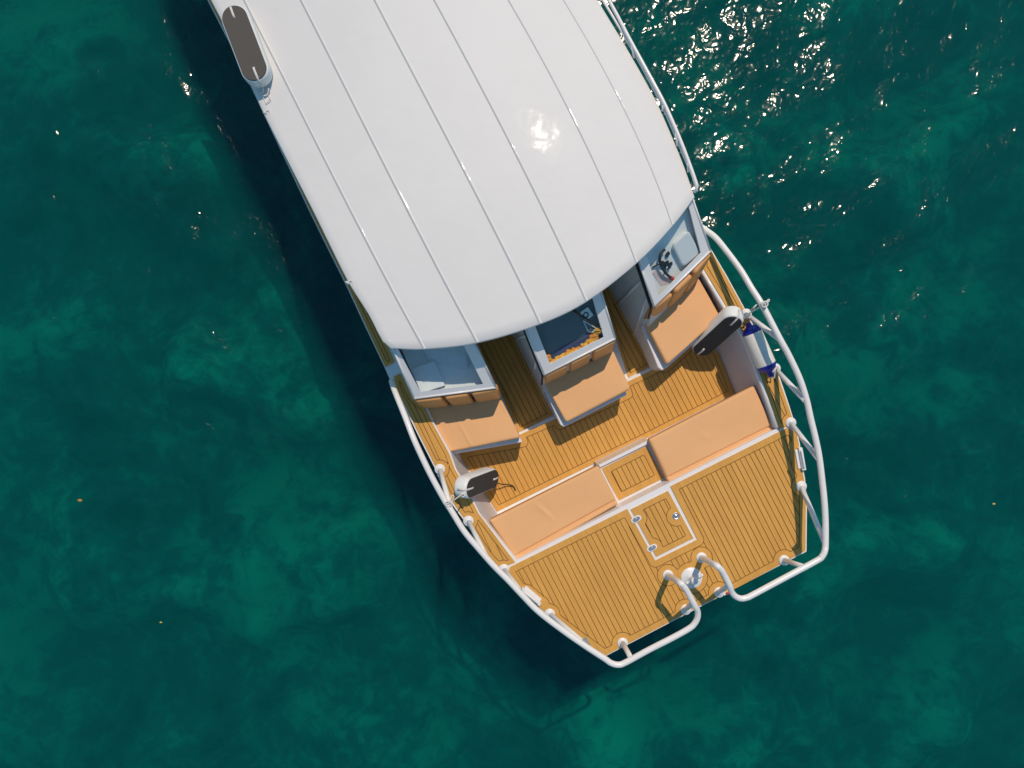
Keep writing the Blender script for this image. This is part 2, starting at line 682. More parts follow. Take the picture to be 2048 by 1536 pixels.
def water_mat():
    m, t, out = nt('sea_water')
    L = t.links.new
    g = t.nodes.new('ShaderNodeNewGeometry')

    def noise(scale, detail, rough, distort=0.0, stretch=None, rot=0.0):
        n = t.nodes.new('ShaderNodeTexNoise')
        n.inputs['Scale'].default_value = scale
        n.inputs['Detail'].default_value = detail
        n.inputs['Roughness'].default_value = rough
        n.inputs['Distortion'].default_value = distort
        mp = t.nodes.new('ShaderNodeMapping')
        mp.vector_type = 'TEXTURE'
        mp.inputs['Rotation'].default_value = (0, 0, rot)
        if stretch:
            mp.inputs['Scale'].default_value = (stretch, 1, 1)
        L(g.outputs['Position'], mp.inputs['Vector'])
        L(mp.outputs['Vector'], n.inputs['Vector'])
        return n
    # ripples: heights in metres
    hs = []
    for sc, amp, st, rot in ((1.9, 0.082, 1.15, math.radians(52)), (5.0, 0.014, 1.1, math.radians(35)), (11.0, 0.0135, 1.05, math.radians(70))):
        n = noise(sc, 1.0, 0.5, 0.4, st, rot)
        mu = t.nodes.new('ShaderNodeMath')
        mu.operation = 'MULTIPLY'
        mu.inputs[1].default_value = amp
        L(n.outputs['Fac'], mu.inputs[0])
        hs.append(mu)
    s1 = t.nodes.new('ShaderNodeMath')
    L(hs[0].outputs[0], s1.inputs[0])
    L(hs[1].outputs[0], s1.inputs[1])
    s2 = t.nodes.new('ShaderNodeMath')
    L(s1.outputs[0], s2.inputs[0])
    L(hs[2].outputs[0], s2.inputs[1])
    bp = t.nodes.new('ShaderNodeBump')
    bp.inputs['Strength'].default_value = 1.0
    bp.inputs['Distance'].default_value = 1.0
    L(s2.outputs[0], bp.inputs['Height'])
    mx = t.nodes.new('ShaderNodeBsdfTransparent')
    mx.inputs['Color'].default_value = (0.06, 0.93, 0.88, 1)
    # body: the water itself scatters green light back and swallows the red
    vol = t.nodes.new('ShaderNodeVolumePrincipled')
    vol.inputs['Color'].default_value = (0.012, 0.435, 0.455, 1)
    vol.inputs['Absorption Color'].default_value = (0, 0, 0, 1)
    vol.inputs['Density'].default_value = 0.42
    L(vol.outputs[0], out.inputs['Volume'])
    gl = t.nodes.new('ShaderNodeBsdfGlossy')
    gl.inputs['Roughness'].default_value = 0.128
    L(bp.outputs['Normal'], gl.inputs['Normal'])
    m2 = t.nodes.new('ShaderNodeMixShader')
    L(schlick(t, 0.021, bp.outputs['Normal']), m2.inputs['Fac'])
    L(mx.outputs[0], m2.inputs[1])
    L(gl.outputs[0], m2.inputs[2])
    L(m2.outputs[0], out.inputs['Surface'])
    return m


def seabed_mat():
    m, t, out = nt('seabed_growth')
    L = t.links.new
    g = t.nodes.new('ShaderNodeNewGeometry')
    at = t.nodes.new('ShaderNodeAttribute')
    at.attribute_name = 'growth'
    n1 = t.nodes.new('ShaderNodeTexNoise')
    n1.inputs['Scale'].default_value = 0.75
    n1.inputs['Detail'].default_value = 9
    n1.inputs['Roughness'].default_value = 0.68
    n1.inputs['Distortion'].default_value = 0.5
    L(g.outputs['Position'], n1.inputs['Vector'])
    n2 = t.nodes.new('ShaderNodeTexNoise')
    n2.inputs['Scale'].default_value = 3.2
    n2.inputs['Detail'].default_value = 8
    n2.inputs['Roughness'].default_value = 0.7
    n2.inputs['Distortion'].default_value = 0.7
    L(g.outputs['Position'], n2.inputs['Vector'])
    a = t.nodes.new('ShaderNodeMath')
    a.operation = 'MULTIPLY_ADD'
    a.inputs[1].default_value = 0.70
    L(n2.outputs['Fac'], a.inputs[0])
    L(n1.outputs['Fac'], a.inputs[2])
    b2 = t.nodes.new('ShaderNodeMath')
    b2.operation = 'ADD'
    L(a.outputs[0], b2.inputs[0])
    L(at.outputs['Fac'], b2.inputs[1])
    cr = t.nodes.new('ShaderNodeValToRGB')
    e = cr.color_ramp.elements
    e[0].position, e[0].color = 0.63, (0.002, 0.008, 0.012, 1)
    e[1].position, e[1].color = 0.99, (0.33, 0.54, 0.36, 1)
    k = e.new(0.84)
    k.color = (0.08, 0.20, 0.18, 1)
    L(b2.outputs[0], cr.inputs['Fac'])
    df = t.nodes.new('ShaderNodeBsdfDiffuse')
    L(cr.outputs['Color'], df.inputs['Color'])
    L(df.outputs[0], out.inputs['Surface'])
    return m


WZ = -0.5                        # water level below the boat's datum
BED = WZ - 2.3
xs = spread(-7.2, 7.2, 0.045, 260)
ys = spread(-5.6, 5.6, 0.045, 260)
wat = grid_mesh('water', xs, ys, wave_z, water_mat(), BED - 1.2)
tag(wat, 'clear green sea water with small ripples and sun sparkle', 'water', kind='structure')

xs = spread(-9.5, 9.5, 0.12, 260)
ys = spread(-7.5, 7.5, 0.12, 260)


def bed_z(X, Y):
    Z = np.full(X.shape, BED)
    for k in range(40):
        l = rng.uniform(0.5, 3.2)
        a = rng.uniform(0, 6.28)
        Z += 0.026 * l * np.sin(2 * math.pi / l * (math.cos(a) * X + math.sin(a) * Y) + rng.uniform(0, 6.28))
    return np.clip(Z, BED - 0.6, BED + 0.6)


bed = grid_mesh('seabed', xs, ys, bed_z, seabed_mat())
tag(bed, 'mottled sea floor of weed and pale sand under the green water', 'seabed', kind='structure')
# patches of dark weed (-) and pale sand (+) where the photo shows them
patches = [(230, 380, 200, -0.16), (60, 90, 130, 0.16), (360, 280, 120, 0.08), (140, 560, 130, 0.05), (250, 950, 160, -0.06),
           (470, 900, 150, 0.05), (520, 1150, 120, 0.05), (120, 1020, 110, 0.05), (330, 1480, 200, -0.05), (1560, 1290, 130, -0.06),
           (1240, 1420, 90, 0.10), (1500, 1380, 120, 0.04), (1890, 1300, 50, 0.12), (1700, 930, 130, -0.05), (1760, 760, 120, 0.07),
           (1880, 600, 180, 0.03), (1680, 300, 120, 0.06), (1900, 150, 130, 0.05), (1780, 400, 100, -0.05), (1780, 60, 110, -0.04),
           (1300, 1500, 150, 0.05), (700, 1350, 160, 0.03), (60, 1300, 120, 0.06), (1950, 900, 100, -0.06), (1450, 420, 140, 0.04)]
vv = np.empty(len(bed.data.vertices) * 3)
bed.data.vertices.foreach_get('co', vv)
vv = vv.reshape(-1, 3)
gr = np.zeros(len(vv))
for a, b, r_, v_ in patches:
    c = P(a, b, BED)
    rr = r_ * (CAMH - BED) / F
    gr += v_ * 1.1 * np.exp(-((vv[:, 0] - c.x) ** 2 + (vv[:, 1] - c.y) ** 2) / (rr * rr))
at = bed.data.attributes.new('growth', 'FLOAT', 'POINT')
at.data.foreach_set('value', gr)

# ------------------------------------------------------------------ the boat
ZD, ZF, ZC, ZS, ZB = 1.0, 0.45, 0.52, 0.95, 1.36   # deck, aisle floor, cockpit floor, seat top, back-rest top
boat = thing('tour_boat', 'white open passenger boat with long ribbed roof, tan seats and teak planked bow deck', 'boat', (-0.3, 1.0, WZ))

HULL_L = [(80, -700), (415, 0), (480, 126), (519, 210), (617, 419), (647, 480), (692, 570), (729, 650), (770, 736), (784, 769), (791, 786),
          (817, 831), (838, 874), (869, 935), (893, 992), (916, 1025), (928, 1041), (973, 1111), (997, 1139), (1041, 1185), (1073, 1214),
          (1117, 1246), (1151, 1273), (1208, 1314)]
HULL_R = [(1613, 1103), (1614, 1005), (1610, 956), (1606, 937), (1600, 888), (1590.5, 849), (1575, 800), (1558, 750), (1525, 685), (1489.5, 617),
          (1454, 552), (1421, 496), (1404, 467), (1362, 424), (1168, 90), (620, -975)]
outer = px(HULL_L + HULL_R, ZD)
HOLE_L = [(205, -560), (448, 0), (560, 225), (690, 490), (782, 690), (806, 746), (831, 800), (855, 817), (868, 846), (900, 903), (913, 938), (927, 961),
          (960, 1026), (1034, 1120)]
HOLE_R = [(1553, 857), (1515, 745), (1485, 672), (1452, 620), (1400, 540), (1380, 490), (1156, 95), (670, -790)]
hole = px(HOLE_L + HOLE_R, ZD)

# hull: rub rail at the deck edge, flare down to the waterline and below
mb = MB()
cen = Vector((sum(p.x for p in outer) / len(outer), sum(p.y for p in outer) / len(outer), 0))
ring0 = [Vector((p.x, p.y, ZD - 0.004)) for p in outer]


def hull_ring(z, d, back):
    r = offset_in(outer, d)
    return [Vector((p.x - FWD.x * back * max(0, (FWD.dot(p) - 0.0)) * 0.12, p.y - FWD.y * back * max(0, FWD.dot(p)) * 0.12, z)) for p in r]


mb.loft([hull_ring(WZ - 0.45, 0.46, 1.3), hull_ring(WZ, 0.32, 0.9), hull_ring(0.5, 0.12, 0.3), hull_ring(0.86, 0.02, 0.05), hull_ring(0.86, 0.0, 0), hull_ring(0.93, -0.012, 0),
         hull_ring(ZD - 0.004, 0.0, 0)], 0, True, False)
mb.cap(hull_ring(WZ - 0.45, 0.46, 1.3))
mb.build('hull', M['white'], boat)

# deck moulding with the cockpit opening, inner walls down to the floor
mb = MB()
mb.poly(outer, ZD, 0, [hole])
low = offset_in(hole, 0.03)
mb.loft([[Vector((p.x, p.y, ZD)) for p in hole], [Vector((p.x, p.y, ZF)) for p in low]], 0, True)
mb.poly(low, ZF, 0)
mb.build('deck', M['white'], boat)


def wall_strip(name, top, bot, zt, zb, m):
    mb = MB()
    a, b = crom([p.to_3d() for p in px(top, zt)], 4), crom(px(bot, zb), 4)
    n = min(len(a), len(b))
    mb.loft([a[:n], b[:n]], 0, False, True)
    return mb.build(name, m, boat)


wall_strip('coaming', [(893, 897), (914, 939), (928, 962), (961, 1027), (1012, 1093)], [(914, 903), (930, 930), (945, 955), (994, 1027), (1030, 1080)], ZD + 0.003, ZC, M['coam'])
wall_strip('coaming', [(1402, 543), (1450, 620), (1484, 674), (1513, 745), (1551, 856)], [(1390, 560), (1420, 660), (1440, 706), (1471, 786), (1500, 850)], ZD + 0.003, ZC, M['coam'])
# raised rim of the starboard coaming beside the seat
mb = MB()
mb.tube([p + Vector((0, 0, 0.01)) for p in px([(1403, 541), (1425, 578), (1450, 619), (1485, 673), (1514, 745), (1552, 855)], ZD)], 0.018, 8)
mb.build('coaming_rim', M['white'], boat)

# ---- planked panels
FEET_L = [(880, 938), (937, 1041.5), (1008, 1138), (1099.5, 1227)]
FEET_R = [(1492, 628), (1550, 737), (1581, 845), (1602, 972)]
FEET_B = [(1245, 1285), (1567.5, 1120)]
FEET_C = [(1335.5, 1149.5), (1402.5, 1114.5)]
FEET_E = [(1371, 1218.5), (1437.7, 1184)]


def circ(l, r):
    return [(P(a, b, ZD).x, P(a, b, ZD).y, r) for a, b in l]


HATCH = [(1257, 1017), (1337, 977), (1391, 1077), (1311, 1117)]
FORE = [(1017, 1144), (1020, 1134), (1254.3, 1017.5), (1310.3, 1121), (1394.5, 1079), (1340.5, 972.5), (1573, 856), (1592, 864), (1597, 888), (1603, 937), (1607, 957), (1611, 1006), (1610, 1101),
        (1480, 1171.5), (1395, 1213), (1322, 1252), (1209, 1311), (1152, 1270), (1118, 1243), (1074, 1211), (1042, 1181)]
fore = px(FORE, ZD)
hat = px(HATCH, ZD)
cl = circ(FEET_C + FEET_E + FEET_B, 0.098) + circ([(1382.5, 1155)], 0.146) + circ(FEET_L[2:] + FEET_R[2:], 0.092)
cl += circ([(1052, 1186), (1061, 1193), (1070, 1201), (1080, 1209)], 0.085) + circ([(1594, 895), (1597, 912), (1601, 930)], 0.085)
hat_gap = [Vector((p[0], p[1])) for p in offset_in(hat, -0.006)]
# the hatch joins the deck edge, so its opening is cut out of the panel outline's inside
planking('foredeck_planking', fore, ZD + 0.010, boat, 0.058, cl, spacing=0.0492, phase=0.012, thick=0.010)
# hatch lid
hatch = MB()
hatch.prism(offset_in(hat, 0.010), ZD, ZD + 0.004, 0)
hatch = hatch.build('hatch', M['white'], boat)
planking('lid_planking', offset_in(hat, 0.015), ZD + 0.011, hatch, 0.052, circ([(1352, 1032)], 0.09) + circ([(1275, 1036), (1306, 1094)], 0.085), spacing=0.0492, phase=0.012, thick=0.009)
for a, b in ((1272, 1037.5), (1303.5, 1095)):
    mb = MB()
    c = P(a, b, ZD)
    d = RGT.to_3d()
    e = FWD.to_3d()
    oval = [c + d * (0.034 * math.cos(q) + (0.016 if math.cos(q) > 0 else -0.016)) + e * 0.026 * math.sin(q) for q in [2 * math.pi * k / 24 for k in range(24)]]
    mb.prism(oval, ZD + 0.004, ZD + 0.016, 0)
    inn = [c + (p - c) * 0.72 for p in oval]
    mb.prism(inn, ZD + 0.016, ZD + 0.021, 1)
    mb.tube([c - e * 0.014 + Vector((0, 0, 0.021)), c + e * 0.014 + Vector((0, 0, 0.021))], 0.005, 8, 1)
    mb.build('hinge', [M['white'], M['steel']], hatch)
mb = MB()
mb.lathe(P(1352, 1032, ZD + 0.010), (0, 0, 1), [(0.034, 0), (0.034, 0.005), (0.029, 0.008), (0.024, 0.004), (0.013, 0.003), (0.012, 0.009), (0.001, 0.010)], 24)
mb.build('latch', M['steel'], hatch)

# side decks
SIDE_L = [(788, 753), (801, 747), (827, 798), (850, 815), (865.5, 847), (897, 904), (910, 939), (924, 962), (957, 1027), (1030, 1124), (1012, 1131), (1000, 1136), (975, 1108),
          (930, 1038), (918, 1021), (895, 988), (871, 932), (840, 871), (819, 828), (795, 781)]
planking('side_deck_planking', px(SIDE_L, ZD), ZD + 0.010, boat, 0.036, circ(FEET_L[:3], 0.085), spacing=0.07, phase=0.02, direction=Vector((0.42, -0.9)), thick=0.010)
SIDE_L2 = [(90, -695), (418, 0), (483, 126), (620, 419), (650, 480), (695, 570), (732, 650), (771, 734), (790, 724), (770, 682), (720, 575), (640, 400), (545, 200), (446, 0), (120, -690)]
planking('side_deck_planking', px(SIDE_L2, ZD), ZD + 0.010, boat, 0.034, spacing=3.0, phase=1.0, thick=0.010)
SIDE_R = [(1411, 484), (1419, 497), (1452, 554), (1487, 618), (1522, 686), (1555, 751), (1572, 801), (1586, 842), (1580, 850), (1557, 858), (1519, 745), (1490, 674), (1457, 621), (1405, 534)]
planking('side_deck_planking', px(SIDE_R, ZD), ZD + 0.010, boat, 0.036, circ(FEET_R[:3], 0.085), spacing=0.07, phase=0.03, direction=Vector((0.47, -0.88)), thick=0.010)

# cockpit sole, one step above the aisles
COCK = [(1038, 868), (1056, 859), (1120, 831), (1256, 760), (1322, 729), (1400, 640), (1441, 709), (1490, 815), (1310, 900), (1210, 950), (1000, 1050), (916, 907), (906, 890)]
cock = px(COCK, ZC)
mb = MB()
mb.prism(offset_in(cock, -0.012), ZF, ZC - 0.009, 0)
mb.build('cockpit_sole', M['white'], boat)
COCK2 = [(1040, 869), (1120, 834), (1256, 763), (1322, 732), (1400, 645), (1439, 709), (1470, 786), (1297, 874), (1198, 922), (994, 1023), (917, 907)]
seat_holes = [px([(850, 815), (1000, 795), (1046, 884), (905, 909)], ZC), px([(1090, 765), (1225, 700), (1255, 788), (1120, 849)], ZC), px([(1291, 650), (1396, 560), (1438, 640), (1330, 735)], ZC)]
planking('cockpit_planking', px(COCK2, ZC), ZC, boat, 0.05, holes=seat_holes, hole_margin=0.05, spacing=0.0525, phase=0.0)
# aisles
AIS_L = [(880, 500), (1003, 630), (1106, 829), (1040, 862), (1030, 868), (949, 687), (850, 500)]
AIS_L = [(866, 520), (944, 495), (1025, 672), (1106, 829), (1037, 864), (1002, 786), (950, 687)]
planking('aisle_planking', px(AIS_L, ZF), ZF + 0.008, boat, 0.035, spacing=0.052, phase=0.01, circles=())
AIS_R = [(1120, 420), (1160, 450), (1218, 577), (1302, 731), (1256, 755), (1203, 585)]
planking('aisle_planking', px(AIS_R, ZF), ZF + 0.008, boat, 0.03, spacing=0.052, phase=0.01)

# ---- bench pair by the foredeck with the planked step between
ZBN = 0.86


def bench(quad, base, crease):
    b = MB()
    b.prism(px(base, ZBN), ZF, ZBN, 0)
    b = b.build('bench', M['white'], boat, bevel=0.008)
    q = [P(a, c, ZS) for a, c in quad]

    def fn(u, v):
        h = 0.006 * math.sin(u * 7 + 1) * math.sin(v * 3.1)
        for (u0, v0, u1, v1, wd, am) in crease:
            t = ((u - u0) * (u1 - u0) + (v - v0) * (v1 - v0)) / ((u1 - u0) ** 2 + (v1 - v0) ** 2)
            if -0.1 < t < 1.1:
                du, dv = u - (u0 + t * (u1 - u0)), v - (v0 + t * (v1 - v0))
                d = math.hypot(du * 1.0, dv * 0.45)
                h += am * math.exp(-(d / wd) ** 2) * max(0, math.sin(math.pi * min(1, max(0, (t + 0.1) / 1.2))))
        # groove before the rolled front edge
        h -= 0.022 * math.exp(-((v - 0.885) / 0.020) ** 2)
        return h
    cushion('cushion', q, M['tan'], b, ZBN + 0.002, ZS, 0.022, 0.022, 80, 60, fn)
    return b


bench([(978, 1041), (1197, 931), (1237, 1009), (1035, 1123)], [(993, 1043), (1204, 940), (1240, 1006), (1040, 1117)], [(0.40, 0.1, 0.45, 0.62, 0.022, 0.006), (0.43, 0.1, 0.48, 0.62, 0.02, -0.0035)])
bench([(1297, 879), (1508, 771), (1551, 861), (1338, 967)], [(1303, 889), (1505, 790), (1545, 858), (1339, 965)], [(0.42, 0.35, 0.47, 0.6, 0.03, 0.003)])
ZP = 0.83
mb = MB()
mb.prism(px([(1196, 930), (1298, 879), (1340, 962), (1240, 1012)], ZP), ZF, ZP - 0.006, 0)
mb.prism(px([(1196.5, 930), (1298, 879.5), (1300.5, 885.5), (1200, 935)], ZP + .012), ZP - 0.006, ZP + 0.022, 0)
step = mb.build('boarding_step', M['white'], boat, bevel=0.004)
planking('step_planking', px([(1204, 937), (1293, 892), (1327, 956), (1237, 1001)], ZP), ZP + 0.004, step, 0.062, spacing=0.0492, phase=0.014)
planking('step_planking', px([(1239, 1007), (1331, 962), (1334.5, 968), (1243, 1012.5)], ZP), ZP + 0.004, step, 0.05, lines=False)

# ---- consoles, windows, back-rests, seats
SLOPE = 0.70


def plane_pt(px_, py_, f0, nrm, z0=ZB, m=SLOPE):
    """point on the raked window plane that starts at the console's front edge"""
    z = z0
    for _ in range(30):
        p = P(px_, py_, z)
        z = z0 + m * max(-0.05, (Vector((p.x, p.y)) - f0).dot(nrm))
        z = min(z, 1.76)
    return P(px_, py_, z)


def console(fo, fi, bottom, backs, dash_m, dash_z, name_lab, splits, front_curve=0.0, tilt=False):
    FL, FR = P(*fo[0], ZB), P(*fo[1], ZB)
    f0 = Vector((FL.x, FL.y))
    e = Vector((FR.x - FL.x, FR.y - FL.y)).normalized()
    nrm = Vector((-e.y, e.x))
    O = [plane_pt(*q, f0, nrm) for q in fo]
    I = [plane_pt(*q, f0, nrm) for q in fi]
    b = MB()
    top = [p + Vector((0, 0, -0.032)) for p in O]
    bot = [(P(*bottom[k], ZF) if bottom[k] else Vector((O[k].x, O[k].y, ZF))) for k in range(4)]
    b.loft([bot, top], 0, True)
    body = b.build('console', M['panel'], boat, name_lab)
    # dashboard under the glass
    d = MB()
    dq = [Vector((p.x, p.y)) for p in I]
    c = sum(dq, Vector((0, 0))) / 4
    dq = [c + (p - c) * 1.06 for p in dq]
    if tilt:
        tq = [Vector((p.x, p.y, ZB + SLOPE * max(0, (Vector((p.x, p.y)) - f0).dot(nrm)) - dash_z)) for p in dq]
        d.add(tq + [p + Vector((0, 0, -0.03)) for p in tq], [(0, 1, 2, 3), (7, 6, 5, 4), (0, 4, 5, 1), (1, 5, 6, 2), (2, 6, 7, 3), (3, 7, 4, 0)])
    else:
        d.prism(dq, dash_z - 0.03, dash_z, 0)
    d.build('dashboard', dash_m, body)
    # raked frame
    fr = MB()
    up = Vector((0, 0, 0.0))
    dn = Vector((0, 0, -0.03))
    for k in range(4):
        j = (k + 1) % 4
        fr.add([O[k], O[j], I[j], I[k], O[k] + dn, O[j] + dn, I[j] + dn, I[k] + dn], [(0, 1, 2, 3), (0, 4, 5, 1), (3, 2, 6, 7), (4, 7, 6, 5)], 0)
    fr.build('window_frame', M['white'], body, bevel=0.006)
    # raised lip along the outer rim
    lip = MB()
    for k in (0, 1, 3):
        j = (k + 1) % 4
        lip.tube([O[k] + Vector((0, 0, .001)), O[j] + Vector((0, 0, .001))], 0.009, 8)
    lip.build('frame_lip', M['white'], body)
    g = MB()
    g.add([p + Vector((0, 0, -0.012)) for p in I], [(0, 1, 2, 3)], 0)
    g.build('window_pane', M['glass'], body)
    # back-rest pads: top edge at the frame, bottom at the seat
    TL, TR, BR, BL = P(*backs[0], ZB - 0.015), P(*backs[1], ZB - 0.015), P(*backs[2], ZS - 0.02), P(*backs[3], ZS - 0.02)
    n = len(splits) - 1
    for k in range(n):
        s0, s1 = splits[k] + (0.018 if k else 0), splits[k + 1] - (0.018 if k < n - 1 else 0)
        def curve(s):
            o = nrm.to_3d() * (-front_curve * (1 - (2 * s - 1) ** 2))
            return o
        a, b_, c_, d_ = TL.lerp(TR, s0) + curve(s0), TL.lerp(TR, s1) + curve(s1), BL.lerp(BR, s1) + curve(s1), BL.lerp(BR, s0) + curve(s0)
        ux = (b_ - a).normalized()
        nz = (d_ - a).cross(b_ - a).normalized()
        if nz.y > 0 and nz.dot(nrm.to_3d()) > 0:
            nz = -nz
        vy = nz.cross(ux)
        org = a
        loc = lambda p: ((p - org).dot(ux), (p - org).dot(vy))
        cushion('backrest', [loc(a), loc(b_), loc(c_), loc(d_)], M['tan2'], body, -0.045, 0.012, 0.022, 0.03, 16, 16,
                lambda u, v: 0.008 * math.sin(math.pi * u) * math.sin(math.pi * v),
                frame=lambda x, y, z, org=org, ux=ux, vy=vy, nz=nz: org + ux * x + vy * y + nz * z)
    return body, O, I, f0, nrm


def seat(quad, base, fn=None):
    b = MB()
    b.prism(px(base, ZBN), ZF, ZBN, 0)
    b = b.build('seat', M['white'], boat, bevel=0.01)
    cushion('cushion', [P(a, c, ZS) for a, c in quad], M['tan'], b, ZBN + 0.002, ZS, 0.022, 0.032, 60, 40, fn)
    return b


def puff(ph):
    return lambda u, v: 0.006 * math.sin(5 * u + ph) * math.sin(3 * v + ph * 2) + 0.004 * math.sin(math.pi * u) * math.sin(math.pi * v)


CL, OL, IL, f0L, nL = console([(828, 797), (992, 775), (938, 664), (779, 680)], [(840, 783.5), (966, 768), (914, 664), (786, 679)],
                              [(845, 815), (1002, 790), (920, 610), (770, 650)], [(829, 802), (996, 778), (1003, 796), (849, 816)], M['lightdash'], 1.30,
                              'white windowed console nearest the port side, seen with papers inside', [0, 0.34, 0.66, 1.0], 0.012)
CM, OM, IM, f0M, nM = console([(1088, 749.5), (1230.5, 677), (1196, 564), (1043, 639)], [(1099.6, 727), (1207, 674), (1176, 565), (1061, 628)],
                              [(1085, 789), (1226, 705), (1150, 540), (1003, 630)], [(1089, 753), (1231, 681), (1227, 702), (1090, 767)], M['slate'], 0.075,
                              'middle windowed console with dark dash', [0, 0.34, 0.67, 1.0], 0.004, True)
CR, OR, IR, f0R, nR = console([(1308, 613), (1421, 501.5), (1381, 386), (1270, 500)], [(1317.6, 591), (1401.5, 504.6), (1373, 396), (1288, 492)],
                              [(1285, 701), (1400, 560), (1330, 420), (1178, 500)], [(1307, 617), (1422, 506), (1398, 556), (1292, 646)], M['lightdash'], 0.085,
                              'windowed helm console on the starboard side', [0, 0.32, 0.66, 1.0], 0.03, True)

seat([(848, 812), (1000, 793), (1042, 876), (896, 905)], [(862, 835), (1000, 800), (1045, 884.5), (906, 908.5), (897, 907)], lambda u, v: puff(0.4)(u, v) + 0.007 * math.exp(-((u - 0.33) / 0.02) ** 2) * min(1, max(0, v - 0.3) * 3))
seat([(1088, 764), (1226, 699), (1262, 778), (1132, 846)], [(1084, 769), (1226, 703), (1254, 790), (1128, 854), (1121, 850)], puff(1.7))
seat([(1289, 644), (1398, 554), (1442, 634), (1334, 731)], [(1283, 652), (1398, 560), (1440, 642), (1334, 735), (1324, 741), (1316, 735)], puff(2.6))

# side panelling battens on the inner console walls, and black hatch straps
for quadT, quadB, cs, nn in (((1087, 752), (1055, 668), CM, 3), ((1306, 616), (1275, 525), CR, 4)):
    pass


def wall_battens(body, O, bot_f, bot_a, ts):
    tf, ta = O[0], O[3]
    for t_ in ts:
        a = tf.lerp(ta, t_) + Vector((0, 0, -0.10))
        b = P(*bot_f, ZF).lerp(P(*bot_a, ZF), t_ - 0.06)
        out = -RGT.to_3d() * 0.004
        mb = MB()
        mb.tube([a + out, b + out], 0.012, 6)
        mb.build('batten', M['white'], body)


wall_battens(CM, OM, (1085, 789), (1003, 630), (0.30, 0.75))
wall_battens(CR, OR, (1285, 701), (1178, 500), (0.22, 0.52, 0.82))
for (seat_l, seat_b, zt) in (((1100, 800), None, 0),):
    pass


def strap(body, O, drop):
    """black rubber weather strip under the frame's inboard edge, ending in a pull tab"""
    off = -RGT.to_3d() * 0.012 + Vector((0, 0, -0.075))
    a, b = O[0] + off, O[3] + off
    mb = MB()
    for s0, s1 in ((0.0, 1.0),):
        up = Vector((0, 0, 0.042)) + RGT.to_3d() * 0.004
        q = [a, b, b + up, a + up]
        sh = -RGT.to_3d() * 0.010
        mb.add([p for p in q] + [p + sh for p in q], [(0, 1, 2, 3), (4, 5, 6, 7), (0, 1, 5, 4), (3, 2, 6, 7), (0, 3, 7, 4), (1, 2, 6, 5)])
    tab = [a + Vector((0, 0, 0.02)), a + FWD.to_3d() * 0.03 + Vector((0, 0, -0.05)) - RGT.to_3d() * 0.015, a + FWD.to_3d() * 0.07 + Vector((0, 0, -0.13)) - RGT.to_3d() * 0.035]
    mb.tube(crom(tab, 4), 0.010, 8)
    mb.build('weather_strip', M['black'], body)


strap(CM, OM, 0)
strap(CR, OR, 0)

# wiper on the middle pane
mb = MB()
a, b = plane_pt(1140, 617, f0M, nM), plane_pt(1203, 658, f0M, nM)
up = Vector((0, 0, 0.012))
mb.tube([a + up, a.lerp(b, 0.55) + up * 1.5, b + up], [0.010, 0.009, 0.004], 8)
c = a.lerp(b, 0.35)
mb.tube([c + up * 2, a + up * 1.4], 0.006, 8)
mb.build('wiper', M['black'], CM)

# instrument hood in the helm console
mb = MB()


def H(a, b, h=0.0):
    """point h above the sloping helm dashboard"""
    return plane_pt(a, b, f0R, nR, ZB - 0.085 + h)


def helm_frame(x, y, z):
    return Vector((x, y, ZB - 0.085 + SLOPE * max(0, (Vector((x, y)) - f0R).dot(nR)) + z))


hq = [H(1343, 490, .05), H(1377, 458, .05), H(1402, 506, .05), H(1366, 536, .05)]
cushion('instrument_hood', [(p.x, p.y) for p in hq], M['white'], CR, -0.02, 0.055, 0.02, 0.04, 12, 12, frame=helm_frame)
# pale chart plate
mb = MB()
q = [H(a, b, 0.004) for a, b in [(1304, 546), (1322, 572), (1337, 566), (1328, 548), (1312, 538)]]
mb.add(q + [p + Vector((0, 0, -0.006)) for p in q], [(0, 1, 2, 3, 4)] + [(k, (k + 1) % 5, 5 + (k + 1) % 5, 5 + k) for k in range(5)])
mb.build('chart_plate', M['chart'], CR)

# ---- roof
PROF_A0 = 0.0


def roof_ab(x, y):
    v = Vector((x, y))
    return v.dot(RGT), -v.dot(FWD)        # across (starboard +), aft +


HL = P(1102, 198, 1.8)
hc, ha = roof_ab(HL.x, HL.y)
fcL, fcR = P(782, 696, 1.74), P(1386, 397, 1.74)
mid_c = (roof_ab(fcL.x, fcL.y)[0] + roof_ab(fcR.x, fcR.y)[0]) / 2


def roof_z(x, y):
    c, a = roof_ab(x, y)
    u = c - mid_c + 0.02
    z = 1.86 - 0.078 * u * u
    # gentle fall towards the stern, levelling out again further aft
    sp = lambda x, k: k * (math.log1p(math.exp(-abs(x / k))) + max(0.0, x / k))
    z -= 0.14 * (sp(a - ha + 0.34, 0.40) - sp(a - ha - 1.35, 0.30))
    return z


def roof_pt(a, b):
    z = 1.8
    for _ in range(25):
        p = P(a, b, z)
        z = roof_z(p.x, p.y)
    return P(a, b, z)


